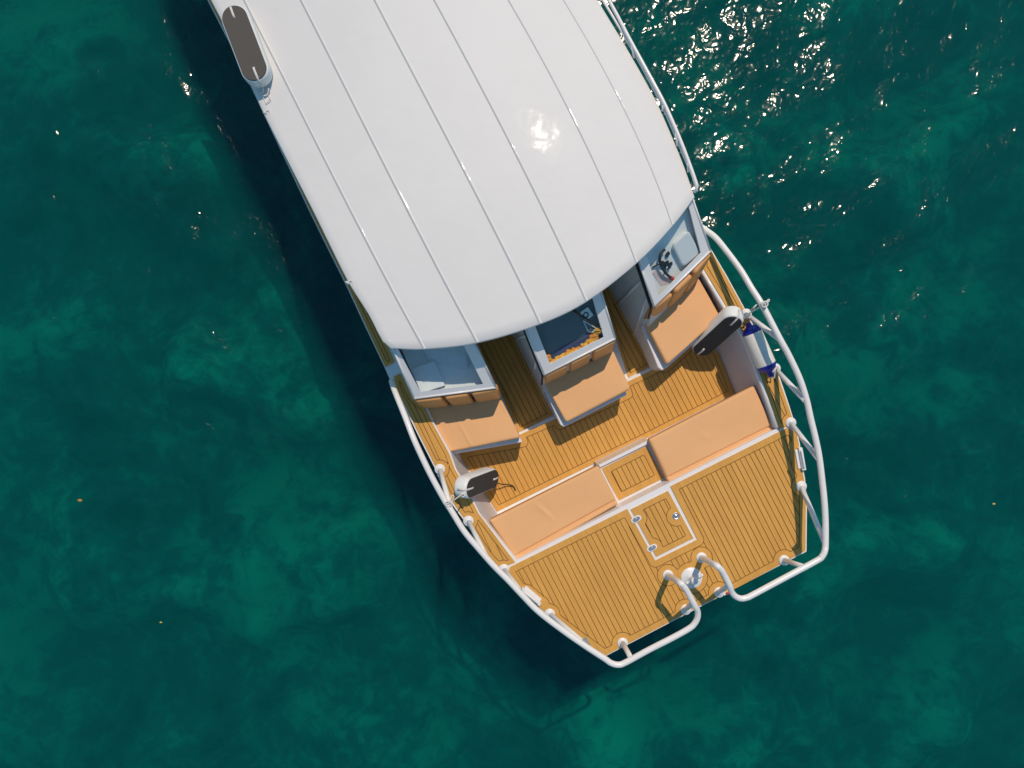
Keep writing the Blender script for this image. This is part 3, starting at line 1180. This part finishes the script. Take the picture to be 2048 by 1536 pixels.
E0 = [(423, 0), (480, 110), (519, 206), (568, 305), (626, 419), (657, 482), (698, 564), (737, 626), (757, 665), (768, 684), (782, 695.5)]
S1 = [(492, 0), (537.5, 100), (600, 213), (632, 276), (672, 360), (703, 419), (750, 513), (815, 634), (850, 697)]
S2 = [(604, 0), (676, 142), (756, 300), (787, 360), (863, 509.5), (920, 617), (956, 684)]
S3 = [(751.5, 0), (822, 135), (874, 232), (908, 300), (972, 422.5), (1027, 532), (1082, 646)]
S4 = [(871, 0), (938, 126), (1030, 300), (1061, 360), (1085, 413), (1143, 535), (1174, 601)]
S5 = [(1019, 0), (1080, 110), (1141, 222), (1180, 300), (1206, 360), (1230, 416), (1274, 524)]
S6 = [(1128.5, 0), (1199, 122), (1260, 238.5), (1288, 300), (1317, 371), (1346, 449)]
E7 = [(1194, 0), (1258, 106), (1308, 196), (1338, 262), (1362, 320), (1376, 358), (1388, 394)]
CURV = []
for c in (E0, S1, S2, S3, S4, S5, S6, E7):
    s = (c[1][0] - c[0][0]) / (c[1][1] - c[0][1])
    if c is E7:
        s = 0.56
    # intersect with the stern edge x = 111 + .891 t, y = -600 - .453 t
    t_ = (c[0][0] - c[0][1] * s - 600 * s - 111) / (0.891 + 0.453 * s)
    CURV.append([(111 + .891 * t_, -600 - .453 * t_)] + c)


def resample(c, n):
    p = [Vector(q) for q in c]
    p = [p[0]] + [q.to_2d() for q in crom([Vector((q[0], q[1], 0)) for q in c[1:]], 6)]
    L = [0]
    for i in range(1, len(p)):
        L.append(L[-1] + (p[i] - p[i - 1]).length)
    out = []
    for k in range(n + 1):
        s = L[-1] * k / n
        i = max(j for j in range(len(L)) if L[j] <= s + 1e-9)
        i = min(i, len(p) - 2)
        out.append(p[i].lerp(p[i + 1], (s - L[i]) / max(1e-9, L[i + 1] - L[i])))
    return out


NV = 70
def smooth_fit(c):
    """cubic through the measured seam points, ends kept on the stern edge and the front edge"""
    ys_ = np.array([q[1] for q in c[1:]])
    xs_ = np.array([q[0] for q in c[1:]])
    wt = np.ones(len(ys_))
    wt[-1] = 6
    k = np.polyfit(ys_ / 500, xs_, 3, w=wt)
    yy = np.linspace(0, ys_[-1], 12)
    return [c[0]] + [(float(np.polyval(k, y / 500)), float(y)) for y in yy]


CURV = [c if i in (0, 7) else smooth_fit(c) for i, c in enumerate(CURV)]
RS = [resample(c, NV) for c in CURV]
SUB = 5
rows = []
for v in range(NV + 1):
    ctrl = [Vector((RS[k][v].x, RS[k][v].y, 0)) for k in range(8)]
    rows.append([roof_pt(p.x, p.y) for p in crom(ctrl, SUB)])
nc = len(rows[0])
rb = MB()
vs = [p for r in rows for p in r]
rb.add(vs, [(j * nc + i, (j + 1) * nc + i, (j + 1) * nc + i + 1, j * nc + i + 1) for j in range(NV) for i in range(nc - 1)], 0, True)
border = [rows[j][0] for j in range(NV + 1)] + rows[-1][1:] + [rows[j][-1] for j in range(NV - 1, -1, -1)] + rows[0][-2:0:-1]
nb = len(border)
inb = offset_in(border, -0.006)
ring1 = [Vector((inb[k].x, inb[k].y, border[k].z - 0.008)) for k in range(nb)]
ring2 = [Vector((inb[k].x, inb[k].y, border[k].z - 0.045)) for k in range(nb)]
in3 = offset_in(border, 0.05)
ring3 = [Vector((in3[k].x, in3[k].y, border[k].z - 0.045)) for k in range(nb)]
rb.loft([border, ring1, ring2, ring3], 0, True, False)
# underside
rb.add([p + Vector((0, 0, -0.04)) for p in vs], [(j * nc + i, (j + 1) * nc + i, (j + 1) * nc + i + 1, j * nc + i + 1) for j in range(NV) for i in range(nc - 1)], 0, True)
# standing seams: low rounded ribs with shade painted as a grey strip along their port side
for k in range(1, 7):
    line = [rows[v][k * SUB] for v in range(NV + 1)]
    prof = [(-0.0065, 0.0008), (-0.004, 0.0022), (0.001, 0.0028), (0.006, 0.0019), (0.010, 0.0002)]
    rings = []
    for p in line:
        rings.append([p + RGT.to_3d() * a + Vector((0, 0, h)) for a, h in prof])
    rb.loft(rings, 0, False, True)
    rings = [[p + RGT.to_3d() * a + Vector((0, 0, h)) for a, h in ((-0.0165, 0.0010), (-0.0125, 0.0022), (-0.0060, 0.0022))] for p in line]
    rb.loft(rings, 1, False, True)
roof = rb.build('roof', [M['roof'], M['seam_shade']], boat)

# grab rail along the starboard roof edge
gm = MB()
base = [(1200, 0), (1262, 104), (1312, 196), (1342, 262), (1366, 320), (1380, 352), (1389, 384)]
outr = [(1213, 0), (1262, 92), (1318, 195), (1342, 246), (1362, 294), (1380, 342), (1391, 374)]
zr = 1.78
pb = crom([roof_pt(a, b) + Vector((0, 0, 0.0)) for a, b in [(1080, -200)] + base], 8)
po = crom([roof_pt(a, b) + Vector((0, 0, 0.045)) for a, b in [(1095, -210)] + outr], 8)
gm.tube(po + [po[-1] + FWD.to_3d() * 0.02 - RGT.to_3d() * 0.012 + Vector((0, 0, -0.012)), pb[-1]], 0.0145, 10)
gm.tube(crom([roof_pt(a + 4, b) + Vector((0, 0, 0.015)) for a, b in [(1080, -200)] + base], 8), 0.011, 8)
for t_ in (0.12, 0.30, 0.47, 0.64, 0.82):
    i = int(t_ * (len(po) - 1))
    gm.tube([po[i], pb[min(i + 1, len(pb) - 1)] + Vector((0, 0, 0.005))], 0.013, 8)
gm.build('grab_rail', M['rail'], roof)
# lashing points on the port roof edge
for a, b in ((531, 226), (696, 566)):
    mb = MB()
    c = roof_pt(a, b)
    mb.tube([c + Vector((0.0, 0, -0.05)), c + Vector((-0.02, 0.01, -0.02)), c + Vector((0.01, 0.0, 0.012))], 0.011, 8)
    mb.tube(crom([c + Vector((0.0, 0, 0.012)), c + Vector((0.03, 0.02, 0.02)), c + Vector((0.045, -0.02, 0.01)), c + Vector((0.055, -0.05, 0.008))], 4), 0.0035, 6)
    mb.build('lashing', M['rope'], roof)

# cabin sides under the roof
for side, pts in (('L', [(205, -560), (448, 0), (560, 225), (690, 490), (778, 680)]), ('R', [(1318, 390), (1150, 90), (680, -775)])):
    mb = MB()
    q = px(pts, ZD)
    for k in range(len(q) - 1):
        n = max(1, int((q[k + 1] - q[k]).length / 0.8))
        for s in range(n):
            a, b = q[k].lerp(q[k + 1], s / n), q[k].lerp(q[k + 1], (s + 1) / n)
            zt = lambda p: roof_z(p.x, p.y) - 0.05
            mb.add([a, b, Vector((b.x, b.y, ZD + 0.28)), Vector((a.x, a.y, ZD + 0.28))], [(0, 1, 2, 3)])
            post = a.lerp(b, 0.12)
            mb.add([Vector((a.x, a.y, ZD + 0.28)), Vector((post.x, post.y, ZD + 0.28)), Vector((post.x, post.y, zt(post))), Vector((a.x, a.y, zt(a)))], [(0, 1, 2, 3)])
    mb.build('cabin_side', M['white'], boat)

# ---- bow rails
ZR = 1.44


def rail(path, posts, feet, corner_r=None):
    mb = MB()
    pts = crom([P(a, b, z) for a, b, z in path], 7)
    mb.tube(pts, 0.0258, 14)
    o = mb.build('bow_rail', M['rail'], boat)
    for (a, b), (c, d, z), gus in posts:
        mb = MB()
        f_, t_ = P(a, b, ZD + 0.01), P(c, d, z)
        mb.tube([f_, f_.lerp(t_, 0.5), t_], 0.0225, 12)
        if gus:
            q1 = f_.lerp(t_, 0.72)
            e = (t_ - f_).normalized()
            back = t_ - Vector((FWD.x, FWD.y, 0)) * 0.14 * gus
            mb.add([q1, t_, back], [(0, 1, 2)])
        mb.build('post', M['rail'], o)
    for a, b in feet:
        mb = MB()
        mb.lathe(P(a, b, ZD + 0.002), (0, 0, 1), [(0.048, 0), (0.048, 0.014), (0.043, 0.019), (0.028, 0.021), (0.025, 0.03), (0.001, 0.03)], 28)
        mb.build('foot', M['white'], o)
    return o


PL = [(783, 762, 1.04), (788, 778, 1.16), (796, 798, 1.27), (811, 835, 1.38), (826, 874, 1.43), (842, 910, ZR), (863, 953, ZR), (889, 1000, ZR), (902.5, 1021, ZR), (928, 1062, ZR), (957, 1097, ZR), (988, 1132, ZR),
      (1016, 1160, ZR), (1047, 1193, ZR), (1078, 1224, ZR), (1126, 1261, ZR), (1175, 1295, ZR + .01), (1209, 1317, ZR + .01), (1222, 1326, ZR + .01), (1236, 1329.5, ZR + .01), (1251, 1325, ZR + .01), (1297, 1300, ZR + .02),
      (1346, 1275, ZR + .03), (1378, 1257, ZR + .03), (1389, 1247, ZR + .03), (1395, 1235, ZR + .04), (1395, 1222, ZR + .06), (1389, 1210, ZR + .09), (1375.5, 1185, 1.56), (1367, 1172, 1.58), (1360, 1166, 1.575), (1352, 1160.5, 1.45), (1343, 1154.5, 1.2), (1336, 1150, 1.01)]
PR = [(1403, 454, 1.10), (1410, 459, 1.12), (1431, 475, 1.17), (1454, 503, 1.23), (1482, 541, 1.30), (1503, 576, 1.35), (1525, 611, 1.40), (1560, 678, ZR), (1577, 709, ZR), (1599, 756, ZR), (1613, 799, ZR), (1622, 839, ZR), (1631.5, 878, ZR),
      (1639, 917, ZR), (1645, 966, ZR), (1649, 1005, ZR), (1651, 1044, ZR), (1651, 1088, ZR), (1649.5, 1102, ZR + .01), (1644, 1113, ZR + .01), (1634, 1121, ZR + .01), (1578, 1151, ZR + .02), (1505, 1190, ZR + .03), (1493, 1195.5, ZR + .03), (1481, 1197, ZR + .03), (1470, 1192, ZR + .04),
      (1463, 1183, ZR + .06), (1459, 1171, ZR + .09), (1448, 1149, 1.56), (1441, 1138, 1.58), (1433, 1131, 1.575), (1423, 1126, 1.45), (1412, 1119.5, 1.2), (1403, 1115, 1.01)]
rail(PL, [(FEET_L[0], (900.5, 1015, ZR), 1), (FEET_L[1], (974, 1117, ZR), 1), (FEET_L[2], (1056, 1203, ZR), 1), (FEET_L[3], (1187, 1303, ZR), 1), (FEET_B[0], (1263, 1318, ZR), 0), (FEET_E[0], (1386, 1206, 1.52), 0)],
     FEET_L + [FEET_B[0], FEET_C[0], FEET_E[0]])
rail(PR, [(FEET_R[0], (1561, 680, ZR), 1), (FEET_R[1], (1610, 801, ZR), 1), (FEET_R[2], (1639, 921, ZR), 1), (FEET_R[3], (1650, 1086, ZR), 1), (FEET_B[1], (1612, 1135, ZR), 0), (FEET_E[1], (1457, 1170, 1.52), 0)],
     FEET_R + [FEET_B[1], FEET_C[1], FEET_E[1]])

# mooring post on its round plate
mb = MB()
c = P(1382.5, 1155, ZD)
mb.lathe(c, (0, 0, 1), [(0.097, 0.0), (0.097, 0.016), (0.092, 0.021), (0.03, 0.024), (0.027, 0.05), (0.025, 0.085), (0.030, 0.10), (0.033, 0.115), (0.029, 0.128), (0.015, 0.135), (0.001, 0.136)], 28)
d = Vector((0.80, 0.42, 0)).normalized()
mb.tube([c + Vector((0, 0, 0.07)) - d * 0.06, c + Vector((0, 0, 0.07)) + d * 0.085], 0.011, 10)
mb.sphere(c + Vector((0, 0, 0.07)) + d * 0.088, 0.015)
mb.sphere(c + Vector((0, 0, 0.07)) - d * 0.062, 0.015)
mb.build('mooring_post', M['white'], boat)


def cleat(a, b, w1):
    A, B = P(*a, ZD + 0.008), P(*b, ZD + 0.008)
    u = (B - A).normalized()
    n = Vector((-u.y, u.x, 0))
    if n.dot(Vector((w1[0], w1[1], 0))) < 0:
        n = -n
    mb = MB()
    L = (B - A).length
    r = lambda s0, s1, t0, t1: [A + u * s0 + n * t0, A + u * s1 + n * t0, A + u * s1 + n * t1, A + u * s0 + n * t1]
    mb.prism(r(0, L, 0, 0.032), ZD + 0.008, ZD + 0.05, 0)
    mb.prism(r(L * .08, L * .92, 0.032, 0.06), ZD + 0.008, ZD + 0.024, 0)
    mb.tube([A + u * (L * .12) + n * 0.016 + Vector((0, 0, .055)), A + u * (L * .88) + n * 0.016 + Vector((0, 0, .055))], 0.011, 8)
    mb.build('fairlead', M['white'], boat, bevel=0.006)


cleat((1041, 1178), (1078, 1210), (0.6, 0.6))
cleat((1601, 894), (1609, 939), (-1, 0))
mb = MB()
q = [P(1445, 1186, ZD), P(1458, 1179.5, ZD), P(1460, 1184, ZD), P(1447, 1190, ZD)]
mb.prism(q, ZD, ZD + 0.02, 0)
q = [P(1450, 1184, ZD), P(1457, 1180.5, ZD), P(1458.5, 1184, ZD), P(1452, 1187, ZD)]
mb.prism(q, ZD + 0.02, ZD + 0.04, 1)
mb.build('navigation_light', [M['white'], M['red']], boat)

# ------------------------------------------------------------------ fenders


def stadium(L, W, n=14):
    r = W / 2
    a = L / 2 - r
    return [(a + r * math.cos(q), r * math.sin(q)) for q in np.linspace(-math.pi / 2, math.pi / 2, n)] + \
           [(-a + r * math.cos(q), r * math.sin(q)) for q in np.linspace(math.pi / 2, 3 * math.pi / 2, n)]


def flat_fender(low_c, high_c, roll, label, ropes, L=0.64, W=0.21, T=0.14, padm='pad', cord=None):
    """stadium-shaped foam fender: white body, dark woven face, two webbing tabs; axis from low_c to high_c, which are its end-cap centres on the face"""
    lo, hi = Vector(low_c), Vector(high_c)
    u = (hi - lo).normalized()
    n = (Vector((0, 0, 1)) - u * u.z).normalized()
    n = Matrix.Rotation(roll, 3, u) @ n
    v = n.cross(u)
    cface = (lo + hi) / 2
    root = thing('boat_fender', label, 'fender', cface - n * T, 'flat white boat fenders with dark faces')
    tf = lambda x, y, z: cface + u * x + v * y + n * z
    mb = MB()
    rings = []
    for z, ins in ((-T, 0.03), (-T + 0.012, 0.008), (-T + 0.03, 0.0), (-0.03, 0.0), (-0.010, 0.006), (-0.002, 0.016)):
        rings.append([tf(x, y, z) for x, y in stadium(L - 2 * ins, W - 2 * ins)])
    mb.loft(rings, 0, True, True)
    mb.cap(rings[0])
    mb.cap(rings[-1])
    mb.build('body', M['vinyl'], root)
    mb = MB()
    r0 = [tf(x, y, -0.003) for x, y in stadium(L - 0.026, W - 0.026)]
    r1 = [tf(x, y, 0.005) for x, y in stadium(L - 0.034, W - 0.034)]
    mb.loft([r0, r1], 0, True)
    mb.cap(r1)
    pad = mb.build('face_pad', M[padm], root)
    for s in (-1, 1):
        mb = MB()
        path = [(s * (L / 2 - 0.125), 0.0, 0.006), (s * (L / 2 - 0.10), 0.0, 0.014), (s * (L / 2 - 0.06), 0.0, 0.012), (s * (L / 2 - 0.015), 0.0, 0.004)]
        if s > 0:
            path += [(L / 2 + 0.006, 0.0, -0.03), (L / 2 + 0.012, 0.0, -T * 0.6)]
        pts = [tf(*p) for p in path]
        rr = [[p + v * 0.009, p - v * 0.009] for p in pts]
        mb.add([q for r in rr for q in r], [(2 * k, 2 * k + 1, 2 * k + 3, 2 * k + 2) for k in range(len(rr) - 1)], 0, True)
        so_ = mb.build('webbing_tab', M['webbing'], root)
        sm = so_.modifiers.new('thick', 'SOLIDIFY')
        sm.thickness = 0.003
    for path, r in ropes:
        mb = MB()
        mb.tube(crom([tf(L / 2 + 0.01, 0, -T * 0.5)] + [Vector(p) for p in path], 6) if path[0] is None else crom([Vector(p) for p in path], 6), r, 8)
        mb.build('tie_rope', M['rope'], root)
    if cord:
        mb = MB()
        mb.tube(crom(cord, 6), 0.0055, 8)
        mb.build('cord', M['black'], root)
    return root


def knot(c, r=0.028, n=3):
    c = Vector(c)
    out = []
    for k in range(n * 8 + 1):
        q = 2 * math.pi * k / 8
        out.append(c + Vector((r * math.cos(q) * 0.9, r * math.sin(q) * 0.8, 0.014 * math.sin(q * 0.5 + 1) + 0.004 * k / 8)))
    return out


# on the port roof edge
ra, rz_ = roof_pt(470, 40), roof_pt(507, 135)
T = 0.14
hi = P(508, 137, rz_.z + T + .02)
lo = P(469, 35, ra.z + T + .02)
dirv = (hi - lo).normalized()
r1 = roof_pt(528, 188)
flat_fender(lo - dirv * 0.10, hi + dirv * 0.10, 0.0, 'flat white fender with dark woven face lying on the port edge of the roof',
            [([roof_pt(530, 176) + Vector((0, 0, .06)), r1 + Vector((0, 0, .03)), roof_pt(517, 188) + Vector((0, 0, .015))], 0.006),
             ([roof_pt(540, 180) + Vector((0, 0, .03)), roof_pt(536, 190) + Vector((0, 0, .012)), roof_pt(527, 193) + Vector((0, 0, .02)), roof_pt(522, 184) + Vector((0, 0, .012))], 0.006),
             ([roof_pt(527, 196) + Vector((0, 0, .01)), roof_pt(531, 204) + Vector((0, 0, .008)), roof_pt(533, 209) + Vector((0, 0, .007))], 0.003),
             ([roof_pt(538, 192) + Vector((0, 0, .01)), roof_pt(541, 200) + Vector((0, 0, .02)), roof_pt(532, 209) + Vector((0, 0, .007))], 0.003)],
            L=0.68, W=0.235, T=T)
# hanging in the cockpit, starboard
rp = P(1534, 609, ZR)
flat_fender(P(1398, 706, 0.76), P(1472, 639, 1.20), math.radians(20), 'flat white fender with dark face hanging beside the starboard helm seat',
            [([P(1488, 635, 1.16), P(1497, 628, 1.22), P(1515, 617, 1.33), P(1524, 611, 1.45), P(1528, 605, 1.475), P(1531, 612, 1.46), P(1524, 615, 1.44)], 0.0055),
             (knot(P(1528, 609, 1.455)), 0.006), ([P(1529, 609, 1.47), P(1538, 602, 1.46), P(1537, 599, 1.46), P(1530, 606, 1.46)], 0.0055),
             (knot(P(1495, 631, 1.13), 0.03, 2), 0.006), ([P(1500, 622, 1.12), P(1508, 614, 1.2), P(1513, 610, 1.15), P(1504, 624, 1.1)], 0.005)],
            L=0.64, W=0.20, padm='padplain')
# hanging in the cockpit, port
flat_fender(P(993, 956, 0.74), P(938, 978, 1.20), math.radians(-12), 'flat white fender with dark face hanging from the port bow rail',
            [([P(930, 985, 1.19), P(918, 993, 1.3), P(905, 1002, 1.42), P(898, 1006, 1.475), P(893, 1010, 1.46), P(898, 1012, 1.43), P(904, 1006, 1.42)], 0.0055),
             (knot(P(897, 1007, 1.455)), 0.006), ([P(903, 1004, 1.43), P(908, 994, 1.44), P(904, 991, 1.44), P(899, 1003, 1.46)], 0.0045), (knot(P(926, 990, 1.22), 0.018, 2), 0.005)], cord=[P(990, 962, 0.70), P(1000, 968, 0.62), P(1014, 969, 0.56), P(1026, 972, 0.54), P(1031, 981, 0.53)],
            L=0.62, W=0.20, padm='padplain')
# cylinder fender on the starboard side deck
A, B = P(1499, 654, 1.115), P(1540, 746, 1.115)
u = (B - A).normalized()
root = thing('cylinder_fender', 'cream cylindrical fender with royal blue ends lying on the starboard side deck', 'fender', (A + B) / 2 - Vector((0, 0, 0.1)))
LT = (B - A).length
b0, b1 = LT * 0.135, LT * 0.825
mb = MB()
mb.lathe(A + u * b0, u, [(0.084, 0), (0.087, 0.01), (0.087, (b1 - b0) - 0.01), (0.084, b1 - b0)], 32)
mb.build('body', M['cream'], root)
for c, ax, ln in ((A + u * b0, -u, 0.115), (A + u * b1, u, 0.13)):
    mb = MB()
    mb.lathe(c, ax, [(0.084, 0), (0.080, 0.022), (0.064, 0.048), (0.034, 0.066), (0.022, 0.078), (0.026, 0.085), (0.024, ln - 0.02), (0.012, ln - 0.012), (0.001, ln - 0.011)], 28)
    mb.build('end_cap', M['blue'], root)
mb = MB()
mb.tube(crom([P(1553, 733, 1.1), P(1550, 742, 1.1), P(1549, 754, 1.08), P(1545, 758, 1.06), P(1543, 753, 1.08), P(1545, 745, 1.12), P(1552, 735, 1.12)], 6), 0.005, 8)
mb.tube(knot(P(1553, 735, 1.08), 0.014, 2), 0.005, 8)
mb.build('tie_rope', M['rope'], root)

# ------------------------------------------------------------------ loose things inside the consoles
def G(a, b, h=0.0):
    """point h above the sloping dashboard of the middle console"""
    return plane_pt(a, b, f0M, nM, ZB - 0.075 + h)


def mid_frame(x, y, z):
    return Vector((x, y, ZB - 0.075 + SLOPE * max(0, (Vector((x, y)) - f0M).dot(nM)) + z))


# marigold garland
mb = MB()
line = crom([G(a, b, 0.028) for a, b in [(1096, 713), (1099, 721), (1105, 725), (1117, 719), (1130, 712), (1145, 703), (1163, 696), (1175, 689), (1183, 680), (1188, 672), (1194, 662), (1197, 659)]], 7)
for i, p in enumerate(line):
    t_ = i / len(line)
    rad = 0.018 + 0.015 * math.sin(math.pi * min(1, t_ * 0.85 + 0.1)) + (0.004 if t_ > 0.6 else 0)
    for k in range(3):
        d = Vector((rng.normal(0, 0.010), rng.normal(0, 0.010), rng.normal(0.0, 0.005)))
        mb.sphere(p + d, rad * rng.uniform(0.45, 0.72), int(rng.integers(0, 2)), 7, 0.8)
tag(mb.build('flower_garland', [M['marigold'], M['marigold2']]), 'orange marigold garland behind the middle console window', 'garland')
# navy cloth beside it
mb = MB()
top = crom([G(a, b, 0.004) for a, b in [(1106, 711), (1122, 698), (1150, 683), (1178, 668), (1194, 660)]], 5)
bot = crom([G(a, b, 0.004) for a, b in [(1102, 724), (1122, 716), (1150, 702), (1178, 688), (1207, 673)]], 5)
rings = []
for k in range(7):
    rings.append([a.lerp(b, k / 6) + Vector((0, 0, (0.007 * math.sin(k * 1.9 + i * 0.45) if 0 < k < 6 else 0) + 0.006)) for i, (a, b) in enumerate(zip(top, bot))])
mb.loft(rings, 0, False, True)
o = mb.build('folded_cloth', M['navy'])
sm = o.modifiers.new('thick', 'SOLIDIFY')
sm.thickness = 0.005
tag(o, 'crumpled navy blue cloth under the marigold garland', 'cloth')
# pale device with a dark ring
q = [G(1160, 624, .035), G(1176, 613.5, .035), G(1188, 630, .035), G(1172, 641, .035)]
root = thing('speaker_box', 'pale square box with a dark ring, beside the wiper behind the middle window', 'speaker', G(1174, 627))
mb = MB()
mb.loft([[mid_frame(p.x, p.y, 0.002) for p in q], [mid_frame(p.x, p.y, 0.035) for p in q]])
mb.cap([mid_frame(p.x, p.y, 0.035) for p in q])
mb.build('casing', M['lightdash'], root, bevel=0.010)
mb = MB()
c = G(1172, 630, 0.040)
mb.tube([mid_frame(c.x + 0.020 * math.cos(t_), c.y + 0.020 * math.sin(t_), 0.038) for t_ in np.linspace(0, 2 * math.pi, 25)], 0.005, 8, caps=False)
mb.build('ring', M['black'], root)
# thin tray
mb = MB()
q = [G(a, b, 0.012) for a, b in [(1166, 641), (1178, 648), (1192, 656), (1184, 666), (1176, 662)]]
mb.tube(q + [q[0]], 0.005, 8)
tag(mb.build('wire_tray', M['lightdash']), 'thin pale wire tray between speaker box and garland', 'tray')
# white board and folded sheets in the port console
mb = MB()
bz = 1.335
q = [P(822, 737, bz), P(869, 721, bz), P(890, 771, bz), P(842, 787, bz)]
mb.prism([(p.x, p.y) for p in q], 1.301, bz, 0, bottom=True)
tag(mb.build('white_box', M['paper'], bevel=0.004), 'flat white box at the outboard side of the port console', 'box')
root = thing('folded_sheet', 'stack of folded white sheets fanned at the back of the port console', 'sheets', P(890, 715, 1.301))
for k in range(6):
    mb = MB()
    z = 1.302 + k * 0.013
    dx, dy = -k * 2.2, -k * 5.0
    q = [P(856 + dx, 722 + dy, z), P(934 + dx * 0.2, 741 + dy, z), P(946 + dx * .2, 712 + dy, z), P(862 + dx, 690 + dy, z)]
    mb.prism([(p.x, p.y) for p in q], z, z + 0.010, 0, bottom=True)
    mb.build('sheet', M['cloth'], root, bevel=0.004)
# black lever arm with red tip in the helm console
root = thing('helm_lever', 'black curved lever with red tip and black control block in the helm console', 'lever', H(1330, 535))
mb = MB()
mb.tube(crom([H(1329, 499, .03), H(1321, 509, .055), H(1320, 523, .06), H(1327, 540, .055), H(1335, 550, .04), H(1343, 556, .022)], 6), [0.012] * 30 + [0.010], 10)
mb.build('arm', M['black'], root)
mb = MB()
mb.lathe(H(1341, 555, .024), (H(1350, 560, .02) - H(1341, 555, .024)), [(0.012, 0), (0.017, 0.01), (0.018, 0.03), (0.012, 0.04), (0.001, 0.041)], 14)
mb.build('tip', M['red'], root)
mb = MB()
for (a, b, ww, hh, an, z) in ((1335, 530, 0.05, 0.07, 0.5, .04), (1325, 527, 0.035, 0.045, 0.1, .035), (1336, 508, 0.045, 0.03, 0.9, .03), (1343, 527, 0.025, 0.03, 0.2, .03)):
    c = H(a, b, z)
    ca, sa = math.cos(an), math.sin(an)
    q = [(c.x + ca * x - sa * y, c.y + sa * x + ca * y) for x, y in ((-ww / 2, -hh / 2), (ww / 2, -hh / 2), (ww / 2, hh / 2), (-ww / 2, hh / 2))]
    mb.loft([[helm_frame(x, y, 0.001) for x, y in q], [helm_frame(x, y, z) for x, y in q]])
    mb.cap([helm_frame(x, y, z) for x, y in q])
mb.build('control_block', M['black'], root, bevel=0.008)
mb = MB()
mb.tube(crom([H(1322, 528, .03), H(1312, 531, .025), H(1304, 536, .008)], 5), 0.007, 8)
mb.build('cable', M['black'], root)
mb = MB()
mb.tube([H(1331, 541, .045), H(1335, 533, .045)], 0.006, 8)
mb.build('switch', M['steel'], root)

# ------------------------------------------------------------------ floating leaves
for (a, b, r_, mm, lab) in ((160, 1001, 0.020, 'leaf', 'small orange leaf floating alone on the open water left of the boat'),
                            (322, 1245, 0.012, 'leaf2', 'tiny yellow leaf floating on the water at the lower left'),
                            (1988, 1008, 0.014, 'leaf2', 'tiny yellow green leaf floating on the water far right of the boat')):
    mb = MB()
    c = P(a, b, WZ + 0.03)
    n = 12
    ring = [c + Vector((r_ * math.cos(q) * 1.3, r_ * math.sin(q) * 0.8 * (1 - 0.25 * math.cos(q)), 0.003 * math.cos(2 * q))) for q in [2 * math.pi * k / n for k in range(n)]]
    mb.add(ring + [c + Vector((0, 0, 0.004))], [(k, (k + 1) % n, n) for k in range(n)], 0, True)
    o = mb.build('floating_leaf', M[mm])
    s = o.modifiers.new('thick', 'SOLIDIFY')
    s.thickness = 0.0015
    tag(o, lab, 'leaf', 'leaves floating on the sea')
